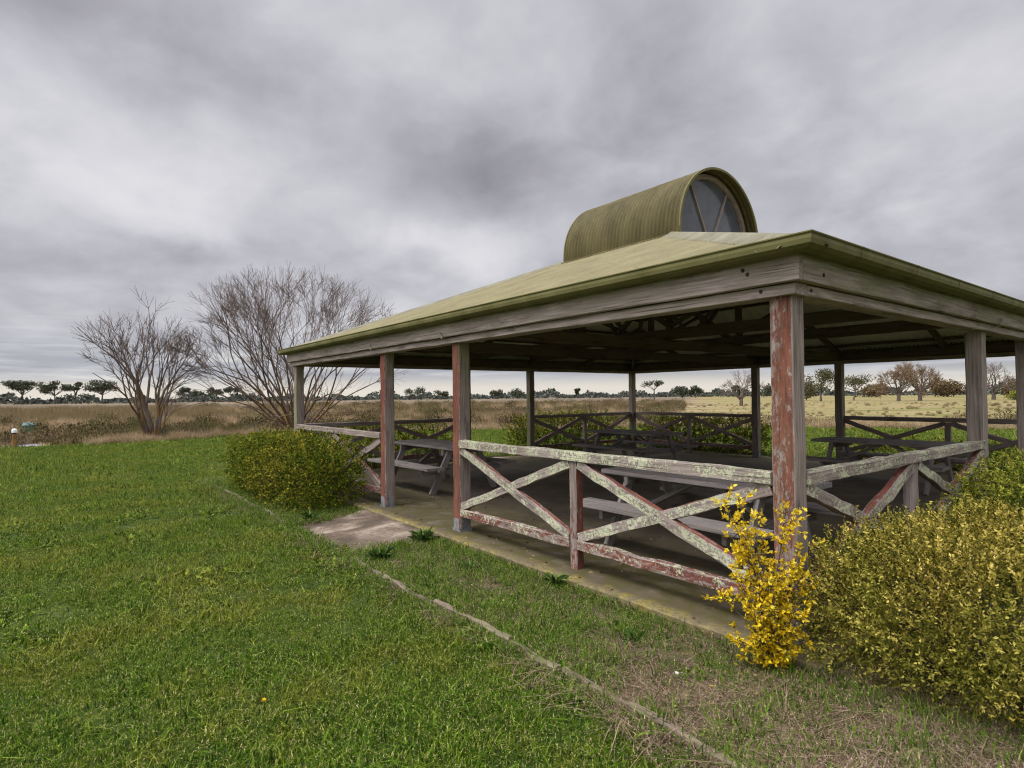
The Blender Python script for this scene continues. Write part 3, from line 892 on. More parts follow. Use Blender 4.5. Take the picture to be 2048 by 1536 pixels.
# yellow shrub in front of the corner post: upright stems carrying tufts of yellow leaves
def yellow_shrub():
    base = np.array((.10, -.43, -.09))
    t = thing('yellow_shrub', 'upright bright yellow leafed shrub in front of the corner post', 'shrub', tuple(base))
    # camera-left is roughly (-.61, -.79): stems lean that way and the other
    ax = np.array((-.61, -.79, 0)); ay = np.array((.79, -.61, 0))
    st = [(-.02, 0, .42), (.18, .02, .90), (.24, -.02, .87), (.10, .03, .80), (-.10, 0, .86), (-.06, .04, .74), (.20, .05, .52), (.27, .0, .40), (-.16, .02, .66), (-.2, -.03, .50), (.02, -.06, .62), (.12, .08, .36), (-.12, .1, .34), (.03, .1, .86 * .6), (-.18, .06, .2), (.2, .05, .2), (.14, .0, .70), (-.14, -.04, .40), (.06, .05, .24)]
    sb = MB(); mb = MB()
    for (a, b, h) in st:
        h *= 1.12; tip = ax * a + ay * b + np.array((0, 0, h))
        mid = tip * .55 + np.array((0, 0, .02)) - ax * a * .18 + RNG.normal(0, .015, 3)
        pts = np.array([(0, 0, 0), mid * .5, mid, tip]); pts[0, :2] += RNG.normal(0, .02, 2)
        tube(sb, pts, [.008, .006, .004, .002], 4)
        L = np.linalg.norm(tip)
        nside = int(10 + 32 * h)
        tips = []
        for j in range(nside):
            f = RNG.uniform(.14, 1.0)
            p = pts[1] * 0 + (tip * f if f > .55 else mid * (f / .55))
            d = nrm(RNG.normal(0, 1, 3) * (1, 1, .5) + (0, 0, .8)); ln = RNG.uniform(.03, .12)
            tube(sb, np.array([p, p + d * ln]), [.003, .0015], 3)
            tips.append((p + d * ln * .35, d, ln))
        tips.append((tip - np.array((0, 0, .03)), np.array((0, 0, 1.)), .05))
        for (p, d, ln) in tips:
            n = int(RNG.integers(11, 18))
            P = p + d * (RNG.random(n) * ln * .8)[:, None]
            D = rand_dirs(n) * .8 + d * .8; D /= np.linalg.norm(D, axis=1)[:, None]
            Lf = RNG.uniform(.017, .035, n)
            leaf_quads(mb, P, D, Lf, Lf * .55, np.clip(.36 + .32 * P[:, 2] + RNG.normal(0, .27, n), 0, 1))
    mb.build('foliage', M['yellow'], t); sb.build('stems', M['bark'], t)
yellow_shrub()

# ------------------------------------------------------------------ grass
def tuft_mesh(name, n, rad, hmin, hmax, wid, lean, mat, segs=2, curl=.6):
    mb = MB()
    r = rad * np.sqrt(RNG.random(n)); a = RNG.random(n) * 2 * PI
    P = np.stack([r * np.cos(a), r * np.sin(a), np.zeros(n) - .01], -1)
    h = RNG.uniform(hmin, hmax, n); w = wid * RNG.uniform(.6, 1.3, n)
    la = RNG.random(n) * 2 * PI; ln = np.abs(RNG.normal(0, lean, n)) + .1
    out = np.stack([np.cos(la), np.sin(la), np.zeros(n)], -1)
    side = np.stack([-np.sin(la), np.cos(la), np.zeros(n)], -1)
    ra = RNG.normal(0, .7, n); side = side * np.cos(ra)[:, None] + np.array([0, 0, 1.]) * 0 + out * np.sin(ra)[:, None]
    def pt(f): return P + out * (h * ln * f ** (1 + curl))[:, None] + np.array([0, 0, 1.]) * (h * (f - .30 * np.minimum(ln, 1.6) * f * f))[:, None]
    lev = [0, .5, 1.] if segs == 2 else [0, .35, .7, 1.]
    vs = []
    for f in lev[:-1]:
        q = pt(f); ww = (w * (1 - .45 * f) / 2)[:, None]
        vs += [q - side * ww, q + side * ww]
    vs.append(pt(1.))
    k = len(vs); V = np.stack(vs, 1).reshape(-1, 3)
    b = np.arange(n)[:, None] * k
    ti = np.repeat(RNG.random(n), k)
    nq = len(lev) - 2
    mb.add(V, np.concatenate([b + np.array([[2 * i, 2 * i + 1, 2 * i + 3, 2 * i + 2]]) for i in range(nq)]), pa=dict(tint=ti))
    mb.f.append((b + np.array([[2 * nq, 2 * nq + 1, 2 * nq + 2]])))
    return mb.mesh(name, mat)

SRC = []
def scatter(name, pts, rz, scl, var, meshes, label, cat=None):
    """one object: points that instance tuft meshes (geometry nodes)"""
    me = bpy.data.meshes.new(name)
    me.vertices.add(len(pts)); me.vertices.foreach_set('co', np.asarray(pts, np.float32).ravel())
    a = me.attributes.new('rot', 'FLOAT_VECTOR', 'POINT')
    rr = np.zeros((len(pts), 3), np.float32); rr[:, 2] = rz
    a.data.foreach_set('vector', rr.ravel())
    a = me.attributes.new('scl', 'FLOAT', 'POINT'); a.data.foreach_set('value', np.asarray(scl, np.float32))
    a = me.attributes.new('vari', 'INT', 'POINT'); a.data.foreach_set('value', np.asarray(var, np.int32))
    me.update()
    o = bpy.data.objects.new(name, me); COL.objects.link(o)
    g = bpy.data.node_groups.new(name + '_nodes', 'GeometryNodeTree')
    g.interface.new_socket('Geometry', in_out='INPUT', socket_type='NodeSocketGeometry')
    g.interface.new_socket('Geometry', in_out='OUTPUT', socket_type='NodeSocketGeometry')
    N, L = g.nodes, g.links
    gi, go = N.new('NodeGroupInput'), N.new('NodeGroupOutput')
    join = N.new('GeometryNodeJoinGeometry')
    insts = []
    for m in meshes:
        so = bpy.data.objects.new(m.name + '_source', m)
        SRC.append(so)
        oi = N.new('GeometryNodeObjectInfo'); oi.inputs['Object'].default_value = so
        oi.inputs['As Instance'].default_value = False
        gt = N.new('GeometryNodeGeometryToInstance'); L.new(oi.outputs['Geometry'], gt.inputs[0])
        insts.append(gt)
    for gt in reversed(insts): L.new(gt.outputs[0], join.inputs[0])
    iop = N.new('GeometryNodeInstanceOnPoints'); iop.inputs['Pick Instance'].default_value = True
    L.new(gi.outputs[0], iop.inputs['Points']); L.new(join.outputs[0], iop.inputs['Instance'])
    def named(nm, typ):
        n = N.new('GeometryNodeInputNamedAttribute'); n.data_type = typ; n.inputs['Name'].default_value = nm
        return n.outputs['Attribute']
    L.new(named('vari', 'INT'), iop.inputs['Instance Index'])
    er = N.new('FunctionNodeEulerToRotation'); L.new(named('rot', 'FLOAT_VECTOR'), er.inputs[0]); L.new(er.outputs[0], iop.inputs['Rotation'])
    L.new(named('scl', 'FLOAT'), iop.inputs['Scale'])
    L.new(iop.outputs[0], go.inputs[0])
    md = o.modifiers.new('scatter', 'NODES'); md.node_group = g
    return tag(o, label, cat, kind='stuff')

def mat_grass(name, green, dry, pale, patch_scale=.8, dryness=.5):
    m, t = material(name)
    p = t.pos(); ti = t.attr('tint')
    n1 = t.noise(p, patch_scale, 4, .6); n2 = t.noise(p, patch_scale * 5, 3, .6)
    f = t.math('ADD', t.math('MULTIPLY', n1, .6), t.math('MULTIPLY', n2, .4))
    tt = t.math('POWER', ti, 1.25)
    g = t.mix(tt, green[0], green[1])
    d = t.mix(tt, dry[0], dry[1])
    c = t.mix(t.smooth(f, dryness - .05, dryness + .20, 0., .8), g, d)
    c = t.mix(t.smooth(t.noise(t.scale(p, (1, 1, .3)), 90, 1, .5), .60, .66), c, pale)
    finish(t, c, .7, None, .08, 0, .3)
    return m
M['turf'] = mat_grass('turf_blades', ((.012, .046, .003), (.155, .255, .016)), ((.042, .062, .004), (.31, .31, .034)), (.46, .41, .17), .9, .47)
M['weedy'] = mat_grass('bed_grass_blades', ((.018, .058, .004), (.16, .265, .022)), ((.075, .065, .018), (.34, .26, .10)), (.50, .38, .21), 1.9, .60)
M['litter'] = mat_grass('dry_litter', ((.10, .065, .04), (.36, .26, .17)), ((.08, .055, .038), (.42, .31, .22)), (.55, .44, .32), 3., .5)
M['straw'] = mat_grass('straw_reeds', ((.20, .145, .078), (.47, .36, .215)), ((.29, .195, .11), (.55, .395, .24)), (.55, .43, .28), .12, .5)
M['brownreed'] = mat_grass('brown_reeds', ((.085, .07, .032), (.24, .19, .10)), ((.13, .095, .05), (.31, .23, .135)), (.44, .32, .2), .12, .5)
M['scrub'] = mat_leaf('wetland_scrub_leaf', [(.1, (.02, .024, .008)), (.45, (.07, .068, .022)), (.9, (.19, .155, .06))], .1, .7, [(.1, (.03, .022, .012)), (.5, (.10, .07, .038)), (.9, (.26, .18, .10))], .12)
M['greenreed'] = mat_grass('green_rushes', ((.035, .045, .012), (.11, .12, .03)), ((.08, .075, .02), (.19, .165, .06)), (.25, .2, .1), .15, .5)

CAM = np.array((1.877, -3.624))
FWD = nrm((-.792, .610)); RGT = np.array((.610, .792))
def wedge_points(r0, r1, dens, half=54):
    A = R(half); area = (r1 * r1 - r0 * r0) * A
    n = int(area * dens)
    r = np.sqrt(RNG.uniform(r0 * r0, r1 * r1, n)); a = RNG.uniform(-A, A, n)
    d = FWD[None] * np.cos(a)[:, None] + RGT[None] * np.sin(a)[:, None]
    return CAM + d * r[:, None]
def around_building(P, o): return (P[:, 0] > -S - o) & (P[:, 0] < o) & (P[:, 1] > -o) & (P[:, 1] < S + o)

turf = [tuft_mesh('turf_tuft%d' % i, 85, .12, .018, .060, .0062, 1.0, M['turf']) for i in range(6)] + [tuft_mesh('turf_weed%d' % i, 34, .09, .025, .055, .017, 1.5, M['turf'], 3) for i in range(2)]
pts = []; sc = []
for (r0, r1, dn, s0) in ((1.2, 5, 170, 1.), (5, 9, 110, 1.1), (9, 15, 50, 1.45), (15, 24, 22, 2.0), (24, 40, 9, 2.8)):
    P = wedge_points(r0, r1, dn)
    P = P[in_poly(P, EDGE) & ~around_building(P, BO + .02)]
    pts.append(P); sc.append(s0 * RNG.uniform(.7, 1.25, len(P)))
P = np.concatenate(pts); sc = np.concatenate(sc)
# mown lawn: growth varies in patches
g = 1 + .30 * wob(np.column_stack([P, P[:, 0] * 0]), 1.9, 3.) + .45 * wob(np.column_stack([P, P[:, 0] * 0]), 9., 1.)
sc = sc * np.clip(g, .75, 1.5) * np.where(RNG.random(len(P)) < .12, 1.45, 1.)
scatter('lawn_grass', np.column_stack([P, np.full(len(P), GZ)]), RNG.uniform(0, 2 * PI, len(P)), sc, np.where((wob(np.column_stack([P, P[:, 0] * 0]), 2.7, 7.) > .25) & (np.linalg.norm(P - CAM, axis=1) > 5.) & (RNG.random(len(P)) < .4), 6 + RNG.integers(0, 2, len(P)), RNG.integers(0, 6, len(P))), turf, 'short mown green grass of the lawn')

bed = [tuft_mesh('bed_tuft%d' % i, 60, .10, .03, .12, .0062, 1.0, M['weedy'], 3) for i in range(4)] + [tuft_mesh('bed_sprawl%d' % i, 70, .15, .02, .07, .0062, 1.6, M['weedy'], 2) for i in range(3)]
bed += [tuft_mesh('bed_litter%d' % i, 60, .16, .03, .11, .005, 2.6, M['litter'], 2) for i in range(2)]
bed += [tuft_mesh('bed_broadleaf%d' % i, 26, .08, .035, .085, .020, 1.1, M['weedy'], 3) for i in range(2)]
bp = []
for k in range(4):
    f = ring_side(k)
    n = {0: 4400, 1: 1700, 2: 900, 3: 900}[k]
    a = RNG.uniform(-BO, S + BO, n); o = RNG.uniform(BI + .02, BO, n)
    bare = .5 + .5 * np.sin(a * 1.9 + 1.) * np.sin(o * 4. + a)
    ok = ~((a > 2 * MOD + .05) & (a < 3 * MOD - .05)) & (RNG.random(n) > .12 * (bare > .8))
    ok &= ~((a < .45) & (o > .5) & (RNG.random(n) > .42)) if k == 0 else True
    bp += [f(x, y) for x, y in zip(a[ok], o[ok])]
    # grass creeping along the edging
    a = RNG.uniform(-BO, S + BO, 400); ok = ~((a > 2 * MOD - .1) & (a < 3 * MOD + .1))
    bp += [f(x, BO + RNG.uniform(-.09, .13)) for x in a[ok]]
    a = RNG.uniform(2 * MOD, 3 * MOD, 60)
    bp += [f(x, BO + RNG.uniform(-.02, .14)) for x in a]
    bp += [f(x + RNG.normal(0, .05), RNG.uniform(BI, BO)) for x in (2 * MOD, 3 * MOD) for _ in range(38)]
    bp += [f(x, BI + RNG.uniform(-.035, .06)) for x in RNG.uniform(-BO, S + BO, 640) if not 2 * MOD - .05 < x < 3 * MOD + .05]
bp += [(RNG.normal(.30, .14), RNG.normal(-.36, .10)) for _ in range(90)]
bp = [q for q in bp if not (-S - BI + .05 < q[0] < BI - .03 and -BI + .03 < q[1] < S + BI)]
bp = np.array(bp)
bvar = RNG.integers(0, 7, len(bp)); lit = (bp[:, 0] > -.62 + .25 * np.sin(bp[:, 1] * 9)) & (bp[:, 1] < .0)
bvar = np.where(RNG.random(len(bp)) < np.where(lit, .62, .09), 7 + RNG.integers(0, 2, len(bp)), bvar)
bvar = np.where(RNG.random(len(bp)) < .14, 9 + RNG.integers(0, 2, len(bp)), bvar)
scatter('bed_grass', np.column_stack([bp, np.full(len(bp), -.075)]), RNG.uniform(0, 6.28, len(bp)), RNG.uniform(.55, 1.2, len(bp)), bvar, bed, 'rough grass and dry weeds of the garden beds')

reeds = [tuft_mesh('straw_clump%d' % i, 170, .45, .25, .75, .013, .75, M['straw'], 3) for i in range(3)] + \
        [tuft_mesh('brown_clump%d' % i, 170, .5, .3, .95, .014, .6, M['brownreed'], 3) for i in range(2)] + \
        [tuft_mesh('green_clump%d' % i, 170, .5, .3, .85, .015, .6, M['greenreed'], 3) for i in range(2)]
def scrub_mesh(name, w, h, n):
    mb = MB(); d = rand_dirs(n) * (RNG.random(n) ** .35)[:, None]
    P = d * np.array((w, w, h)); P *= (1 + .35 * wob(d, 2.4, RNG.uniform(0, 9)))[:, None]; P[:, 2] = np.abs(P[:, 2])
    L = RNG.uniform(.05, .12, n)
    leaf_quads(mb, P, rand_dirs(n) * .8 + np.array((0, 0, .5)), L, L * .45, RNG.random(n))
    return mb.mesh(name, M['scrub'])
reeds += [scrub_mesh('low_scrub%d' % i, .75, .62 + .1 * i, 900) for i in range(3)]
rp = []; rs = []; rv = []
for (r0, r1, dn, s0) in ((20, 34, 1.7, .85), (34, 60, 1.2, 1.0), (60, 110, .42, 1.45)):
    P = wedge_points(r0, r1, dn, 56)
    P = P[~in_poly(P, EDGE)]
    s = P[:, 1] + 1.43 * P[:, 0]
    past = s > -4
    near_edge = np.linalg.norm(P[:, None] - EDGE[None, ::4], axis=2).min(1)
    n = .8 * wob(np.column_stack([P, P[:, 0] * 0]), .42, 2.) + .8 * wob(np.column_stack([P, P[:, 0] * 0]), 1.5, 5.) + RNG.normal(0, .14, len(P))
    dist = np.linalg.norm(P - CAM, axis=1)
    v = np.where(n > .05, RNG.integers(0, 3, len(P)), np.where(n > -.28, 3 + RNG.integers(0, 2, len(P)), 5 + RNG.integers(0, 5, len(P))))
    v = np.where(near_edge < 1.6, RNG.integers(0, 3, len(P)), v)
    left = P[:, 1] < 12
    v = np.where(left & (dist < 37) & (near_edge > 1.6) & (RNG.random(len(P)) < .5), 3 + RNG.integers(0, 7, len(P)), v)
    v = np.where(left & (dist > 36) & (dist < 52) & (RNG.random(len(P)) < .6), RNG.integers(0, 3, len(P)), v)
    v = np.where(left & (dist > 52), 3 + RNG.integers(0, 2, len(P)), v)
    keep = np.where(past, (near_edge < 6) | (RNG.random(len(P)) < .30), True)
    sz = s0 * RNG.uniform(.4, 1.15, len(P)) * np.where(near_edge < 1.6, .7, 1.) * np.where(past & (near_edge > 6), .32, 1.)
    rp.append(P[keep]); rs.append(sz[keep]); rv.append(v[keep])
# straw mounds along the lawn edge
E_ = EDGE[(EDGE[:, 0] < -5)]
e = E_[RNG.integers(0, len(E_), 800)] + RNG.normal(0, .35, (800, 2))
NE = len(np.concatenate(rp))
rp.append(e); rs.append(RNG.uniform(.35, .8, 800)); rv.append(RNG.integers(0, 3, 800))
# low scrub standing in the wetland on the tree side
P = wedge_points(24, 37, .75, 56); P = P[~in_poly(P, EDGE) & (P[:, 1] < 17)]
P = P[np.linalg.norm(P[:, None] - EDGE[None, ::4], axis=2).min(1) > 2.0]
P = P[wob(np.column_stack([P, P[:, 0] * 0]), .8, 4.) + RNG.normal(0, .3, len(P)) > .05]
rp.append(P); rs.append(RNG.uniform(.6, 1.25, len(P))); rv.append(np.where(RNG.random(len(P)) < .6, 7 + RNG.integers(0, 3, len(P)), 5 + RNG.integers(0, 2, len(P))))
rp = np.concatenate(rp); rs = np.concatenate(rs); rv = np.concatenate(rv)
rz_ = np.full(len(rp), GZ - .16); rz_[NE:NE + 800] = GZ - .03
ok = ~((np.abs(rp[:, 0] + 25.0) < 1.7) & (rp[:, 1] < -2.7) & (rp[:, 1] > -6.2)) & ~((np.abs(rp[:, 0] + 35) < 2.6) & (np.abs(rp[:, 1] + 4.7) < .9))
rp, rs, rv, rz_ = rp[ok], rs[ok], rv[ok], rz_[ok]
scatter('reed_bed', np.column_stack([rp, rz_]), RNG.uniform(0, 6.28, len(rp)), rs, rv, reeds, 'dry straw coloured reeds and rushes beyond the lawn')

# single weeds in the bed, one dandelion, one pale stone
M['weed'] = mat_leaf('weed_leaf', [(.1, (.02, .045, .010)), (.5, (.07, .135, .025)), (.9, (.20, .26, .07))], .2, .5)
def weed(loc, r, n, label):
    r *= .85
    mb = MB()
    n = n * 3; a = RNG.random(n) * 2 * PI; el = RNG.uniform(.05, .95, n)
    D = np.stack([np.cos(a) * np.cos(el), np.sin(a) * np.cos(el), np.sin(el)], -1)
    P = np.stack([np.cos(a), np.sin(a), 0 * a], -1) * (RNG.random(n) * r * .35)[:, None] + np.array([0, 0, 1]) * (RNG.random(n) * r * .5)[:, None]
    L = r * RNG.uniform(.35, 1., n)
    leaf_quads(mb, P, D, L, L * .30, np.clip(RNG.normal(.45, .25, n), 0, 1))
    o = mb.build('weed', M['weed']); o.location = loc
    tag(o, label, 'weed', 'leafy weeds in the front bed')
weed((-3.80, -.48, -.07), .17, 70, 'tall dark leafy weed at the edge of the worn entry path')
weed((-1.80, -.36, -.07), .13, 50, 'dark weed at the foot of the middle rail post')
weed((-2.62, -.66, -.07), .10, 45, 'small dark weed between the path and the middle rail post')
weed((-3.45, -1.15, -.07), .16, 50, 'pale spreading weed where the worn path meets the edging')
weed((-5.75, -1.05, -.07), .14, 50, 'dark weed at the low end of the front hedge beside the path')
weed((-.65, -.72, -.07), .09, 40, 'small bright weed in the bed left of the yellow shrub')

M['petal'] = mat_noise('dandelion_petal', [(.3, (.70, .45, .01)), (.7, (.85, .62, .03))], 60, 2, .6, .1)
dl = thing('dandelion', 'tiny yellow dandelion flower alone in the lawn', 'flower', (-1.317, -2.78, GZ))
mb = MB(); tube(mb, [(0, 0, 0), (.003, .002, .035), (0, 0, .065)], [.002, .0018, .0016], 5); mb.build('stalk', M['weed'], dl)
mb = MB()
for k in range(26):
    a = k * 2.4; e = .15 + .9 * (k / 26)
    d = np.array((math.cos(a) * math.cos(e), math.sin(a) * math.cos(e), math.sin(e)))
    leaf_quads(mb, np.array([[0, 0, .063]]), d[None], np.array([.014]), np.array([.006]), np.array([.5]))
mb.build('flower_head', M['petal'], dl)
mb = MB()
for lat in range(5):
    pass
V = []; n = 10
for i in range(7):
    t = PI * i / 6
    for k in range(n):
        a = 2 * PI * k / n; q = 1 + .12 * math.sin(3 * a + i)
        V.append((.016 * math.sin(t) * math.cos(a) * q, .012 * math.sin(t) * math.sin(a) * q, .010 * math.cos(t)))
mb.add(V, [(i * n + k, (i + 1) * n + k, (i + 1) * n + (k + 1) % n, i * n + (k + 1) % n) for i in range(6) for k in range(n)])
st = mb.build('stone', mat_noise('pale_stone', [(.3, (.4, .38, .36)), (.7, (.6, .57, .55))], 30, 4, .8, .2), smooth=True)
st.location = (-.199, -.892, -.045); tag(st, 'small white stone lying in the garden bed', 'stone')

# leaves dropped under the yellow shrub
mb = MB(); n = 70
a = RNG.uniform(0, 2 * PI, n); q = np.abs(RNG.normal(0, .26, n))
P = np.column_stack([.10 + q * np.cos(a), -.50 + q * np.sin(a), np.full(n, -.045)])
P[:, 2] = np.where((P[:, 1] > -BI) & (P[:, 0] < BI), .004, P[:, 2])
D = rand_dirs(n); D[:, 2] *= .15; D /= np.linalg.norm(D, axis=1)[:, None]
leaf_quads(mb, P, D, RNG.uniform(.015, .032, n), RNG.uniform(.009, .016, n), RNG.random(n), .1)
tag(mb.build('dropped_leaves', M['yellow']), 'yellow leaves dropped on the soil under the yellow shrub', kind='stuff')
# dead leaves blown onto the floor
mb = MB(); n = 420
P = np.column_stack([RNG.uniform(-S - .2, .2, n), np.abs(RNG.normal(0, 1.6, n)) - .25, np.full(n, .004)])
D = rand_dirs(n); D[:, 2] = np.abs(D[:, 2]) * .12; D /= np.linalg.norm(D, axis=1)[:, None]
L = RNG.uniform(.015, .05, n)
leaf_quads(mb, P, D, L, L * .5, RNG.random(n), .12)
tag(mb.build('fallen_leaves', mat_leaf('dead_leaf', [(.1, (.05, .03, .015)), (.5, (.16, .10, .05)), (.9, (.34, .25, .13))], .1, .8)), 'dead leaves blown over the concrete floor', kind='stuff')

# ------------------------------------------------------------------ things at the edge of the lawn
mb = MB(); V = []
pth = [(-22.9, -2.9), (-23.6, -3.7), (-25.4, -4.4), (-27.5, -4.9), (-31, -5.6), (-36, -7.5)]
for i, (x, y) in enumerate(pth):
    V += [(x + .2, y + .75, GZ - .10 + (.07 if i == 0 else 0)), (x - .2, y - .75, GZ - .10 + (.07 if i == 0 else 0))]
mb.add(V, [(2 * i, 2 * i + 1, 2 * i + 3, 2 * i + 2) for i in range(len(pth) - 1)])
tag(mb.build('gravel_path', mat_noise('pale_gravel', [(.3, (.20, .18, .19)), (.7, (.33, .295, .31))], 9, 6, .9, .4, 60)), 'pale gravel path leaving the lawn', 'path', kind='structure')

bo = thing('bollard', 'short timber bollard with a white cap at the lawn edge', 'bollard', (-24.2, -4.75, GZ - .05))
mb = MB(); beam(mb, (0, 0, -.05), (0, 0, .52), .13, .13, up=(0, 1, 0), ch=.03, seg=.1, red=.1, moss=.2); 
bm_ = mat_timber('bollard_timber', (.20, .085, .015), (.36, .19, .045)); mb.build('shaft', bm_, bo)
mb = MB(); tube(mb, [(0, 0, .52), (0, 0, .575)], [.05, .05], 10); mb.build('neck', M['dark_bolt'], bo)
mb = MB(); tube(mb, [(0, 0, .575), (0, 0, .66), (0, 0, .70), (0, 0, .715)], [.078, .078, .055, .004], 12); mb.build('cap', mat_noise('white_cap', [(.3, (.7, .7, .7)), (.7, (.82, .82, .82))], 20, 3, .5, .05), bo)

bx = thing('teal_box', 'small teal box with a pale lid half hidden in the reeds', 'box', (-37.6, -4.75, GZ - .2))
tm = mat_noise('teal_paint', [(.3, (.015, .10, .10)), (.7, (.02, .15, .14))], 8, 4, .5, .1)
mb = MB(); v = []
for z, w in ((.25, 1.1), (.75, 1.0)):
    v += [(-.4, -w / 2, z), (.4, -w / 2, z), (.4, w / 2, z), (-.4, w / 2, z)]
v = [(a * .5, b * .52, c * .7) for a, b, c in v]; mb.add(v, CUBE_F); mb.build('body', tm, bx)
mb = MB(); v = [(-.46, -.56, .75), (.46, -.56, .75), (.46, .56, .75), (-.46, .56, .75), (-.34, -.44, .94), (.30, -.44, .98), (.30, .44, .98), (-.34, .44, .94)]
v = [(a * .5, b * .52, c * .7) for a, b, c in v]; mb.add(v, CUBE_F); mb.build('lid', mat_noise('pale_teal_lid', [(.3, (.13, .24, .22)), (.7, (.22, .33, .31))], 8, 4, .4, .1), bx)
for sy in (-.22, .22):
    mb = MB(); box(mb, (0, sy, .085), (.08, .08, .18)); mb.build('foot', M['dark_bolt'], bx)

# ------------------------------------------------------------------ bare trees near the lawn edge
ENV = [None]
def outside(q):
    if ENV[0] is None: return False
    c, rh, rv = ENV[0]
    return ((q[0] - c[0]) ** 2 + (q[1] - c[1]) ** 2) / rh ** 2 + ((q[2] - c[2]) / rv) ** 2 > 1. + .12 * math.sin(q[0] * 2.1 + q[2] * 1.7) + RNG.normal(0, .05)
def grow(tr, tw, p, d, L, r, level, maxl, spread, up, rmin=.006, decay=.80):
    """forking limb: a bent segment, then two or three children; fine side twigs towards the ends"""
    n = 4 if level < 2 else 2
    pts = [np.array(p, float)]; dd = nrm(d)
    for i in range(n):
        dd = nrm(dd + RNG.normal(0, .085, 3) + np.array((0, 0, up / n)))
        pts.append(pts[-1] + dd * L / n)
    last = level >= maxl or (level > 0 and outside(pts[-1]))
    r1 = r * (.80 if not last else .5)
    tube(tr if level < 3 else tw, np.array(pts), np.maximum(np.linspace(r, r1, n + 1), rmin * (.8 if last else 1)), 6 if level < 1 else (4 if level < 3 else 3))
    if last: return
    k = 2 if RNG.random() < .78 else 3
    a0 = RNG.random() * 2 * PI
    u = nrm(np.cross(dd, (0.3, .2, 1))); v = np.cross(dd, u)
    for q in range(k):
        a = a0 + q * 2 * PI / k + RNG.normal(0, .3)
        ang = spread * RNG.uniform(.55, 1.35) * (.75 if q == 0 else 1.1)
        nd = dd * math.cos(ang) + (u * math.cos(a) + v * math.sin(a)) * math.sin(ang)
        grow(tr, tw, pts[-1], nd, L * decay * RNG.uniform(.82, 1.15), r1 * (.86 if q == 0 else .70), level + 1, maxl, spread, up, rmin, decay)
    if level >= 1:
        for q in range(1 if level < maxl - 2 else (2 if level < maxl - 1 else 3)):
            t = RNG.integers(0, n); base = pts[t] + (pts[t + 1] - pts[t]) * RNG.random()
            a = RNG.random() * 2 * PI; ang = RNG.uniform(.45, .9)
            nd = dd * math.cos(ang) + (u * math.cos(a) + v * math.sin(a)) * math.sin(ang)
            ll = L * RNG.uniform(.45, .95); m = base + nd * ll * .5 + RNG.normal(0, .02 * ll, 3)
            nd2 = nrm(nd + RNG.normal(0, .2, 3) + np.array((0, 0, .2)))
            tube(tw, np.array([base, m, m + nd2 * ll * .5]), [rmin, rmin * .85, rmin * .6], 3)

def bare_tree(name, label, loc, stems, maxl, spread=.36, up=.10, mats=None, rmin=.0065, decay=.80, env=None):
    ENV[0] = env
    t = thing(name, label, 'tree', loc, None)
    tr, tw = MB(), MB()
    for (az, tilt, L, r) in stems:
        d = (FWD * math.sin(R(az)) + RGT * math.cos(R(az)))
        dv = np.array((d[0] * math.sin(R(tilt)), d[1] * math.sin(R(tilt)), math.cos(R(tilt))))
        o = np.array((d[0], d[1], 0)) * RNG.uniform(.02, .22)
        tot = sum(decay ** q for q in range(maxl + 1))
        grow(tr, tw, o + np.array((0, 0, -.1)), dv, L / tot * 1.08, r, 0, maxl, spread, up, rmin, decay)
    ENV[0] = None
    tr.build('trunk', (mats or (M['bare'], M['twig']))[0], t); tw.build('crown', (mats or (M['bare'], M['twig']))[1], t)
    return t
TG = GZ - .16
st2 = []
for i in range(15):
    az = (i * 137.5) % 360 + RNG.uniform(-12, 12); f = ((i + .6) / 15) ** .6
    st2.append((az, 4 + 50 * f, 8.6 * (1 - .18 * f) * RNG.uniform(.92, 1.03), RNG.uniform(.06, .095)))
st2 += [(-90, 56, 6.2, .08), (90, 57, 6., .08), (-86, 42, 7.2, .09), (94, 40, 7.2, .09)]
bare_tree('bare_tree', 'big leafless dome shaped tree with many stems, behind the shelter end', (-27.0, 5.5, TG), st2, 7, .31, .04, env=((-.1 + 0, .1, 3.6), 5.1, 4.4))
st1 = [(-90, 13, 5.1, .11), (90, 4, 5.1, .10), (-85, 28, 4.6, .08), (93, 15, 4.5, .08), (0, 14, 4.4, .065), (180, 12, 4.4, .065), (90, 26, 3.2, .05), (-92, 44, 3.9, .05), (90, 42, 2.2, .03), (-80, 56, 2.3, .03), (-96, 20, 4.8, .08)]
st1 = [(a, b, c * 1.05, d * .9) for a, b, c, d in st1]
bare_tree('bare_tree', 'smaller thin leafless tree standing alone at the lawn edge', (-26.3, -.45, TG), st1, 6, .33, .03, rmin=.0075, env=((-.35, -.45, 3.0), 2.3, 3.0))

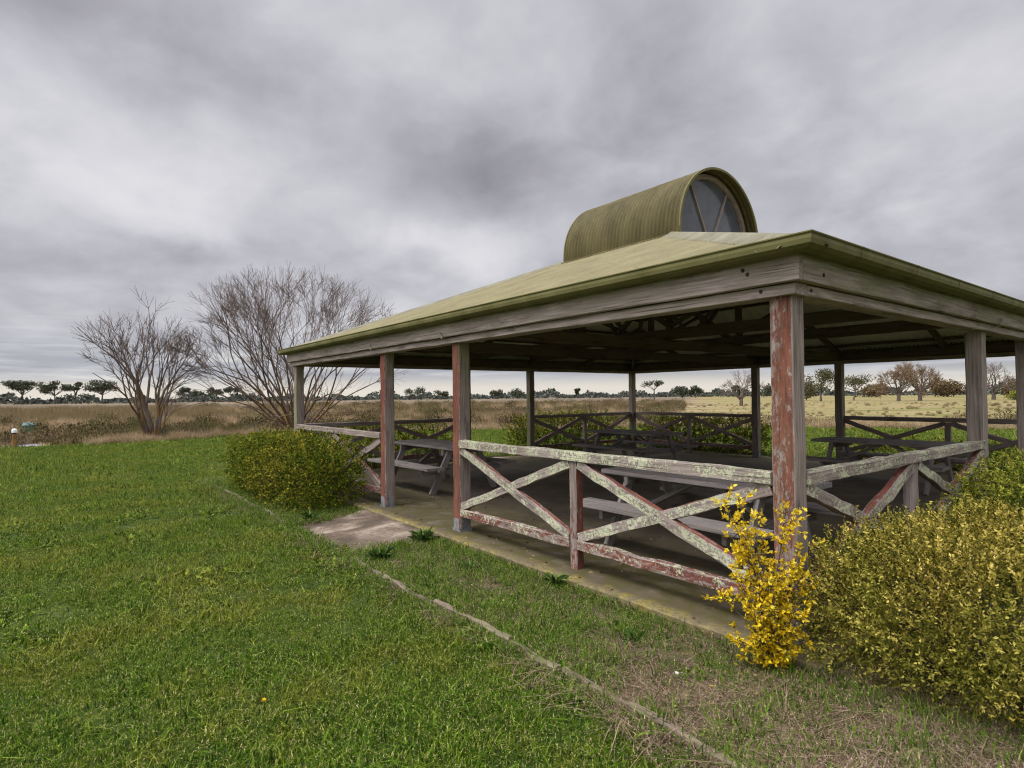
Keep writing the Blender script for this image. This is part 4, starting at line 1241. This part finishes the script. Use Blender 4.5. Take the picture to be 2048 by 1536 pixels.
# ------------------------------------------------------------------ distant trees
M['gum'] = mat_leaf('gum_leaf', [(.1, (.024, .030, .019)), (.5, (.06, .070, .040)), (.9, (.14, .145, .085))], .1, .7)
M['gumpale'] = mat_leaf('pale_gum_leaf', [(.1, (.03, .034, .015)), (.5, (.085, .085, .038)), (.9, (.19, .17, .08))], .1, .7)
M['rust'] = mat_leaf('rust_leaf', [(.1, (.05, .036, .017)), (.5, (.135, .095, .046)), (.9, (.26, .19, .095))], .1, .7)
def far_tree(label, loc, h, w, mat, nclump=7, leaf=.35, clear=.30, group='distant trees on the horizon', flat=.45, nleaf0=90, name='gum_tree', lean=0., trunk_mat=None):
    t = thing(name, label, 'tree', loc, group)
    tr, mb = MB(), MB()
    r0 = h * .028
    top = np.array((lean * RGT[0] * h, lean * RGT[1] * h, h * clear + .1))
    tube(tr, [(0, 0, -.3), top * .5 + RNG.normal(0, .08, 3), top], [r0 * 1.3, r0, r0 * .8], 5)
    for i in range(nclump):
        a = RNG.uniform(0, 2 * PI); q = math.sqrt(RNG.random())
        c = np.array((math.cos(a) * q * w * .40, math.sin(a) * q * w * .40, h * (clear + (1 - clear) * RNG.uniform(.32, .86) * (1 - .25 * q))))
        c[:2] += top[:2] * 1.5
        tube(tr, [top, (top + c) / 2 + RNG.normal(0, .15, 3), c], [r0 * .55, r0 * .35, r0 * .12], 4)
        s = w * RNG.uniform(.15, .27); nleaf = int(nleaf0 * 1.9)
        d = rand_dirs(nleaf) * (RNG.random(nleaf) ** .4)[:, None] * np.array((s, s, s * flat))
        d[:, 2] = np.where(d[:, 2] > h - c[2], h - c[2], d[:, 2])
        L = leaf * RNG.uniform(.6, 1.3, nleaf)
        leaf_quads(mb, c + d, rand_dirs(nleaf), L, L * .7, np.clip(RNG.normal(.45, .25, nleaf) , 0, 1))
    tr.build('trunk', trunk_mat or M['bark'], t); mb.build('crown', mat, t)
    return t
GL = 'far gum trees on the left horizon'
FT = GZ - .2
for (x, y, h, w, nc, lab) in ((-335.6, -15.6, 11.7, 14, 9, 'far spreading gum nearest the left edge of the view'), (-327, -4.3, 10.6, 12, 8, 'far umbrella shaped gum, second from the left edge'),
                          (-334, 3.3, 12.2, 5.5, 4, 'small high gum crown between two wider far gums'), (-320, 12.6, 11.2, 14, 10, 'far wide gum just left of the smaller bare tree')):
    far_tree(lab, (x, y, FT), h * 1.02, w * .98, M['gum'], nc + 3, .7, .34, GL, .50, 80)
for (x, y, h, w) in ((-372, 52, 9.6, 9), (-377, 62, 8.6, 9), (-371, 69, 9.4, 8), (-355, 73.5, 10.2, 7.5)):
    far_tree('small dark gum in the far clump between the two bare trees', (x, y, FT), h, w, M['gum'], 6, .8, .3, 'far clump of gums between the bare trees', .6, 70)
for (x, y, h, w) in ((-292, 156, 7.4, 13), (-275, 161, 7.1, 8), (-265, 190, 6.6, 8), (-257, 201, 6.0, 10), (-244.5, 234, 7.4, 4), (-158, 214, 5.2, 11), (-155, 219, 6, 7), (-132, 216, 5.6, 9), (-126, 224, 6, 12)):
    far_tree('low dark tree on the horizon seen through the shelter', (x, y, FT), h, w, M['gum'], 6, .7, .15, 'low horizon trees seen through the shelter', .7, 80)
far_tree('slim gum with a pale gap below its crown, right of the far corner post', (-107.9, 132.5, FT), 6.3, 6.2, M['gum'], 6, .38, .45, 'paddock trees', .5, 60)
far_tree('grey green gum just right of the thick corner post', (-54.5, 118.2, FT), 7.2, 7.2, M['gumpale'], 10, .30, .22, 'paddock trees', .7, 110)
far_tree('round bush beside the thick corner post in the paddock', (-64.1, 132.0, FT), 4.3, 6.2, M['gumpale'], 9, .35, .05, 'paddock trees', .9, 110, 'paddock_bush')
far_tree('leaning gum with a drooping limb in the paddock', (-53.2, 129.8, FT), 6.4, 9.5, M['gumpale'], 9, .30, .30, 'paddock trees', .40, 90, lean=.08)
def paddock_bare(name, label, loc, h, tw_mat, maxl=5, n=7, spread=.42, tilt=48, group='paddock trees', rmin=.016):
    t = thing(name, label, 'tree', loc, group)
    tr, tw = MB(), MB()
    tube(tr, [(0, 0, -.3), (.05, 0, h * .12), (0, .05, h * .24)], [h * .055, h * .045, h * .04], 6)
    tot = sum(.8 ** q for q in range(maxl + 1))
    for i in range(n):
        az = i * 137.5; ti = R(6 + tilt * ((i + .5) / n) ** .7)
        d = (math.cos(R(az)) * math.sin(ti), math.sin(R(az)) * math.sin(ti), math.cos(ti))
        grow(tr, tw, (0, .05, h * RNG.uniform(.14, .24)), d, h * .84 * (1 - .2 * (i / n)) / tot, h * .022, 0, maxl, spread, .03, rmin)
    tr.build('trunk', M['bark'], t); tw.build('crown', tw_mat, t)
paddock_bare('willow_tree', 'rust brown tree with a dense crown in the paddock', (-42.2, 122.7, FT), 6.6, M['willow_twig'], 6, 10, .45, 60, rmin=.024)
paddock_bare('willow_tree', 'tall rust brown twin of the dense brown paddock tree, on its right', (-41.2, 130.5, FT), 7.6, M['willow_twig'], 6, 9, .42, 56, rmin=.022)
paddock_bare('bare_tree', 'thin grey leafless tree at the right end of the paddock', (-32.4, 142.0, FT), 7.4, M['twig'], 6, 6, .42, 52, rmin=.015)
paddock_bare('bare_tree', 'grey leafless tree left of the thick corner post', (-45.4, 74.3, FT), 5.2, M['twig'], 6, 6, .45, 58, rmin=.010)
for (x, y, h, w) in ((-65.7, 220, 5.7, 11), (-62, 224.6, 5.3, 11), (-50, 240, 5.6, 10), (-81.6, 216, 4.5, 12), (-44, 232, 5.6, 11)):
    far_tree('brownish hedgerow tree behind the paddock', (x, y, FT), h, w, M['rust'], 8, .6, .05, 'hedgerow trees behind the paddock', .9, 90, 'hedgerow_tree')
far_tree('small green bush in the paddock at the right edge', (-27.5, 133, FT), 1.9, 3.0, M['lime'], 5, .25, .0, 'paddock trees', .9, 70, 'paddock_bush')

# far wood along the horizon: one mass
mb = MB()
n = 26000
az = RNG.uniform(R(-62), R(62), n); rr = RNG.uniform(330, 520, n)
hh = 2.4 + 1.7 * np.sin(az * 37) * np.sin(az * 11 + 1) + 1.6 * np.sin(az * 90 + 2) + .9 * np.sin(az * 211)
hh = np.clip(hh, 1.0, 7) * (rr / 400)
d = FWD[None] * np.cos(az)[:, None] + RGT[None] * np.sin(az)[:, None]
P = np.column_stack([CAM + d * rr[:, None], GZ - .2 + hh * RNG.random(n) ** .8])
L = RNG.uniform(1.0, 2.4, n)
leaf_quads(mb, P, rand_dirs(n), L, L * .8, np.clip(RNG.normal(.4, .25, n), 0, 1))
M['farwood'] = mat_leaf('far_wood_leaf', [(.1, (.035, .042, .036)), (.5, (.075, .085, .068)), (.9, (.14, .15, .12))], .1, .8)
tag(mb.build('far_wood', M['farwood']), 'low dark band of distant woodland along the horizon', 'woodland', kind='stuff')

# ------------------------------------------------------------------ sky, sun, camera
SUN_EL, SUN_AZ_DIR = R(57), nrm((-.05, -1.))     # horizontal direction towards the veiled sun: behind and left of the camera
w = bpy.data.worlds.new('World'); SC.world = w; w.use_nodes = True
w.node_tree.nodes.clear(); t = NT(w.node_tree)
sky = t.node('ShaderNodeTexSky', sky_type='NISHITA', sun_disc=False)
sky.sun_elevation = SUN_EL; sky.sun_rotation = math.atan2(SUN_AZ_DIR[0], SUN_AZ_DIR[1])
sky.air_density = 1.; sky.dust_density = 2.; sky.ozone_density = 1.
dirv = t.node('ShaderNodeTexCoord').outputs['Generated']
dirv = t.vmath('NORMALIZE', dirv)
sep = t.node('ShaderNodeSeparateXYZ'); t.put(sep.inputs[0], dirv)
f_ = t.vmath('DOT_PRODUCT', dirv, (FWD[0], FWD[1], 0)); r_ = t.vmath('DOT_PRODUCT', dirv, (RGT[0], RGT[1], 0))
el0 = t.math('ARCSINE', sep.outputs[2]); az0 = t.math('ARCTAN2', r_, f_)
zc = t.math('ADD', t.math('MAXIMUM', sep.outputs[2], 0.), .38)
comb = t.node('ShaderNodeCombineXYZ')
t.put(comb.inputs[0], t.math('DIVIDE', sep.outputs[0], zc)); t.put(comb.inputs[1], t.math('DIVIDE', sep.outputs[1], zc))
plane = comb.outputs[0]
n_big = t.noise(plane, 1.7, 4, .5, .5); n_mid = t.noise(t.vmath('ADD', plane, (13.1, 4.2, 0)), 4.2, 5, .52, .35)
n_fine = t.noise(t.vmath('ADD', plane, (3.7, 9.2, 2)), 9., 4, .55)
# wispy warp for the cloud masses
wa = t.math('MULTIPLY', t.math('SUBTRACT', n_mid, .5), .16); we = t.math('MULTIPLY', t.math('SUBTRACT', n_big, .5), .14)
az = t.math('ADD', az0, wa); el = t.math('ADD', el0, we)
val = t.math('ADD', .55, t.math('ADD', t.math('MULTIPLY', t.math('SUBTRACT', n_big, .5), .34), t.math('ADD', t.math('MULTIPLY', t.math('SUBTRACT', n_mid, .5), .36), t.math('MULTIPLY', t.math('SUBTRACT', n_fine, .5), .15))))
def pix(x, y):
    a = math.atan((x - 1024) / 1182.); hz = 791 - (x - 1024) * .01
    return a, math.atan((hz - y) / 1182. * math.cos(a))
for (x, y, wx, wy, amp) in ((1010, 350, 210, 85, -.17), (800, 260, 260, 100, -.07), (330, 490, 120, 42, -.15), (70, 525, 150, 40, -.08), (130, 0, 380, 90, -.17), (1900, 700, 300, 60, -.05), (1330, 180, 320, 120, -.05), (1960, 600, 260, 110, -.09), (1600, 420, 160, 80, -.05),
                             (300, 330, 330, 110, .12), (900, 475, 170, 50, .18), (150, 290, 120, 60, .05), (1800, 270, 170, 130, .07), (430, 600, 420, 70, .04), (930, 90, 90, 90, .05), (1500, 60, 200, 90, .03)):
    a0, e0 = pix(x, y); wa_, we_ = wx / 1182. * 1.0, wy / 1182.
    dx = t.math('DIVIDE', t.math('SUBTRACT', az, a0), wa_); dy = t.math('DIVIDE', t.math('SUBTRACT', el, e0), we_)
    q = t.math('ADD', t.math('MULTIPLY', dx, dx), t.math('MULTIPLY', dy, dy))
    val = t.math('ADD', val, t.math('MULTIPLY', t.math('EXPONENT', t.math('MULTIPLY', q, -1.)), amp))
cloud = t.ramp(val, [(.22, (.24, .237, .268)), (.40, (.385, .378, .422)), (.53, (.525, .52, .565)), (.66, (.675, .67, .71)), (.82, (.82, .815, .84))])
# layered bands low over the horizon
cb = t.node('ShaderNodeCombineXYZ'); t.put(cb.inputs[0], t.math('MULTIPLY', az0, 3.)); t.put(cb.inputs[1], t.math('MULTIPLY', el0, 42.))
nb = t.noise(cb.outputs[0], 1.3, 5, .6, .4)
bands = t.ramp(nb, [(.32, (.30, .32, .375)), (.46, (.42, .44, .49)), (.58, (.60, .61, .64)), (.70, (.85, .83, .79))])
low = t.math('MULTIPLY', t.smooth(el0, R(7.5), R(2.4)), .85)
col = t.mix(low, cloud, bands)
glow = t.math('MULTIPLY', t.smooth(t.math('ADD', el0, t.math('MULTIPLY', t.math('SUBTRACT', nb, .5), .03)), R(2.3), R(.5)), .9)
col = t.mix(glow, col, (.86, .80, .70))
# overcast towards the zenith, raised out of view to light the ground
zen = t.smooth(sep.outputs[2], .56, .95, 1., 3.6)
# unseen glow lobe added round the sun direction to brighten ground and front faces
sdot = t.vmath('DOT_PRODUCT', dirv, (SUN_AZ_DIR[0] * math.cos(SUN_EL), SUN_AZ_DIR[1] * math.cos(SUN_EL), math.sin(SUN_EL)))
zen = t.math('ADD', zen, t.math('MULTIPLY', t.math('POWER', t.math('MAXIMUM', sdot, 0.), 5.), 6.4))
col = t.mix(1., col, (1, 1, 1), 'MULTIPLY')
vm = t.node('ShaderNodeVectorMath', operation='SCALE'); t.put(vm.inputs[0], col); t.put(vm.inputs['Scale'], zen)
skyc = t.node('ShaderNodeVectorMath', operation='SCALE'); t.put(skyc.inputs[0], sky.outputs[0]); skyc.inputs['Scale'].default_value = 1.
SKS = .10
cl = t.node('ShaderNodeVectorMath', operation='SCALE'); t.put(cl.inputs[0], vm.outputs[0]); cl.inputs['Scale'].default_value = 1 / SKS
final = t.mix(.95, skyc.outputs[0], cl.outputs[0])
bg = t.node('ShaderNodeBackground'); t.put(bg.inputs[0], final); bg.inputs[1].default_value = SKS
o = t.node('ShaderNodeOutputWorld'); t.l.new(bg.outputs[0], o.inputs[0])

sd = bpy.data.lights.new('sun', 'SUN'); sd.energy = 1.4; sd.angle = R(14); sd.color = (1, .96, .9)
so = bpy.data.objects.new('sun', sd); COL.objects.link(so)
dv = Vector((SUN_AZ_DIR[0] * math.cos(SUN_EL), SUN_AZ_DIR[1] * math.cos(SUN_EL), math.sin(SUN_EL)))
so.rotation_euler = (-dv).to_track_quat('-Z', 'Y').to_euler(); so.location = (0, 0, 30)

cd = bpy.data.cameras.new('camera'); cam = bpy.data.objects.new('camera', cd); COL.objects.link(cam)
cd.sensor_width = 36; cd.lens = 1182.17 / 2048 * 36; cd.clip_end = 9000; cd.clip_start = .05
r2 = Vector((.61009, .79227, -.01007)); u2 = Vector((.02174, -.00403, .99976)); fw = Vector((-.79203, .61016, .01968))
m = Matrix((r2, u2, -fw)).transposed().to_4x4(); m.translation = Vector((1.8773, -3.6236, 1.5047))
cam.matrix_world = m
SC.camera = cam
SC.view_settings.view_transform = 'Standard'; SC.view_settings.look = 'None'
SC.view_settings.gamma = 1; SC.view_settings.exposure = 0
SC.render.engine = 'CYCLES'
SC.cycles.use_denoising = True
SC.cycles.denoiser = 'OPENIMAGEDENOISE'
SC.cycles.denoising_prefilter = 'ACCURATE'
SC.cycles.denoising_input_passes = 'RGB_ALBEDO_NORMAL'
SC.cycles.filter_width = 1.15
SC.cycles.use_adaptive_sampling = False
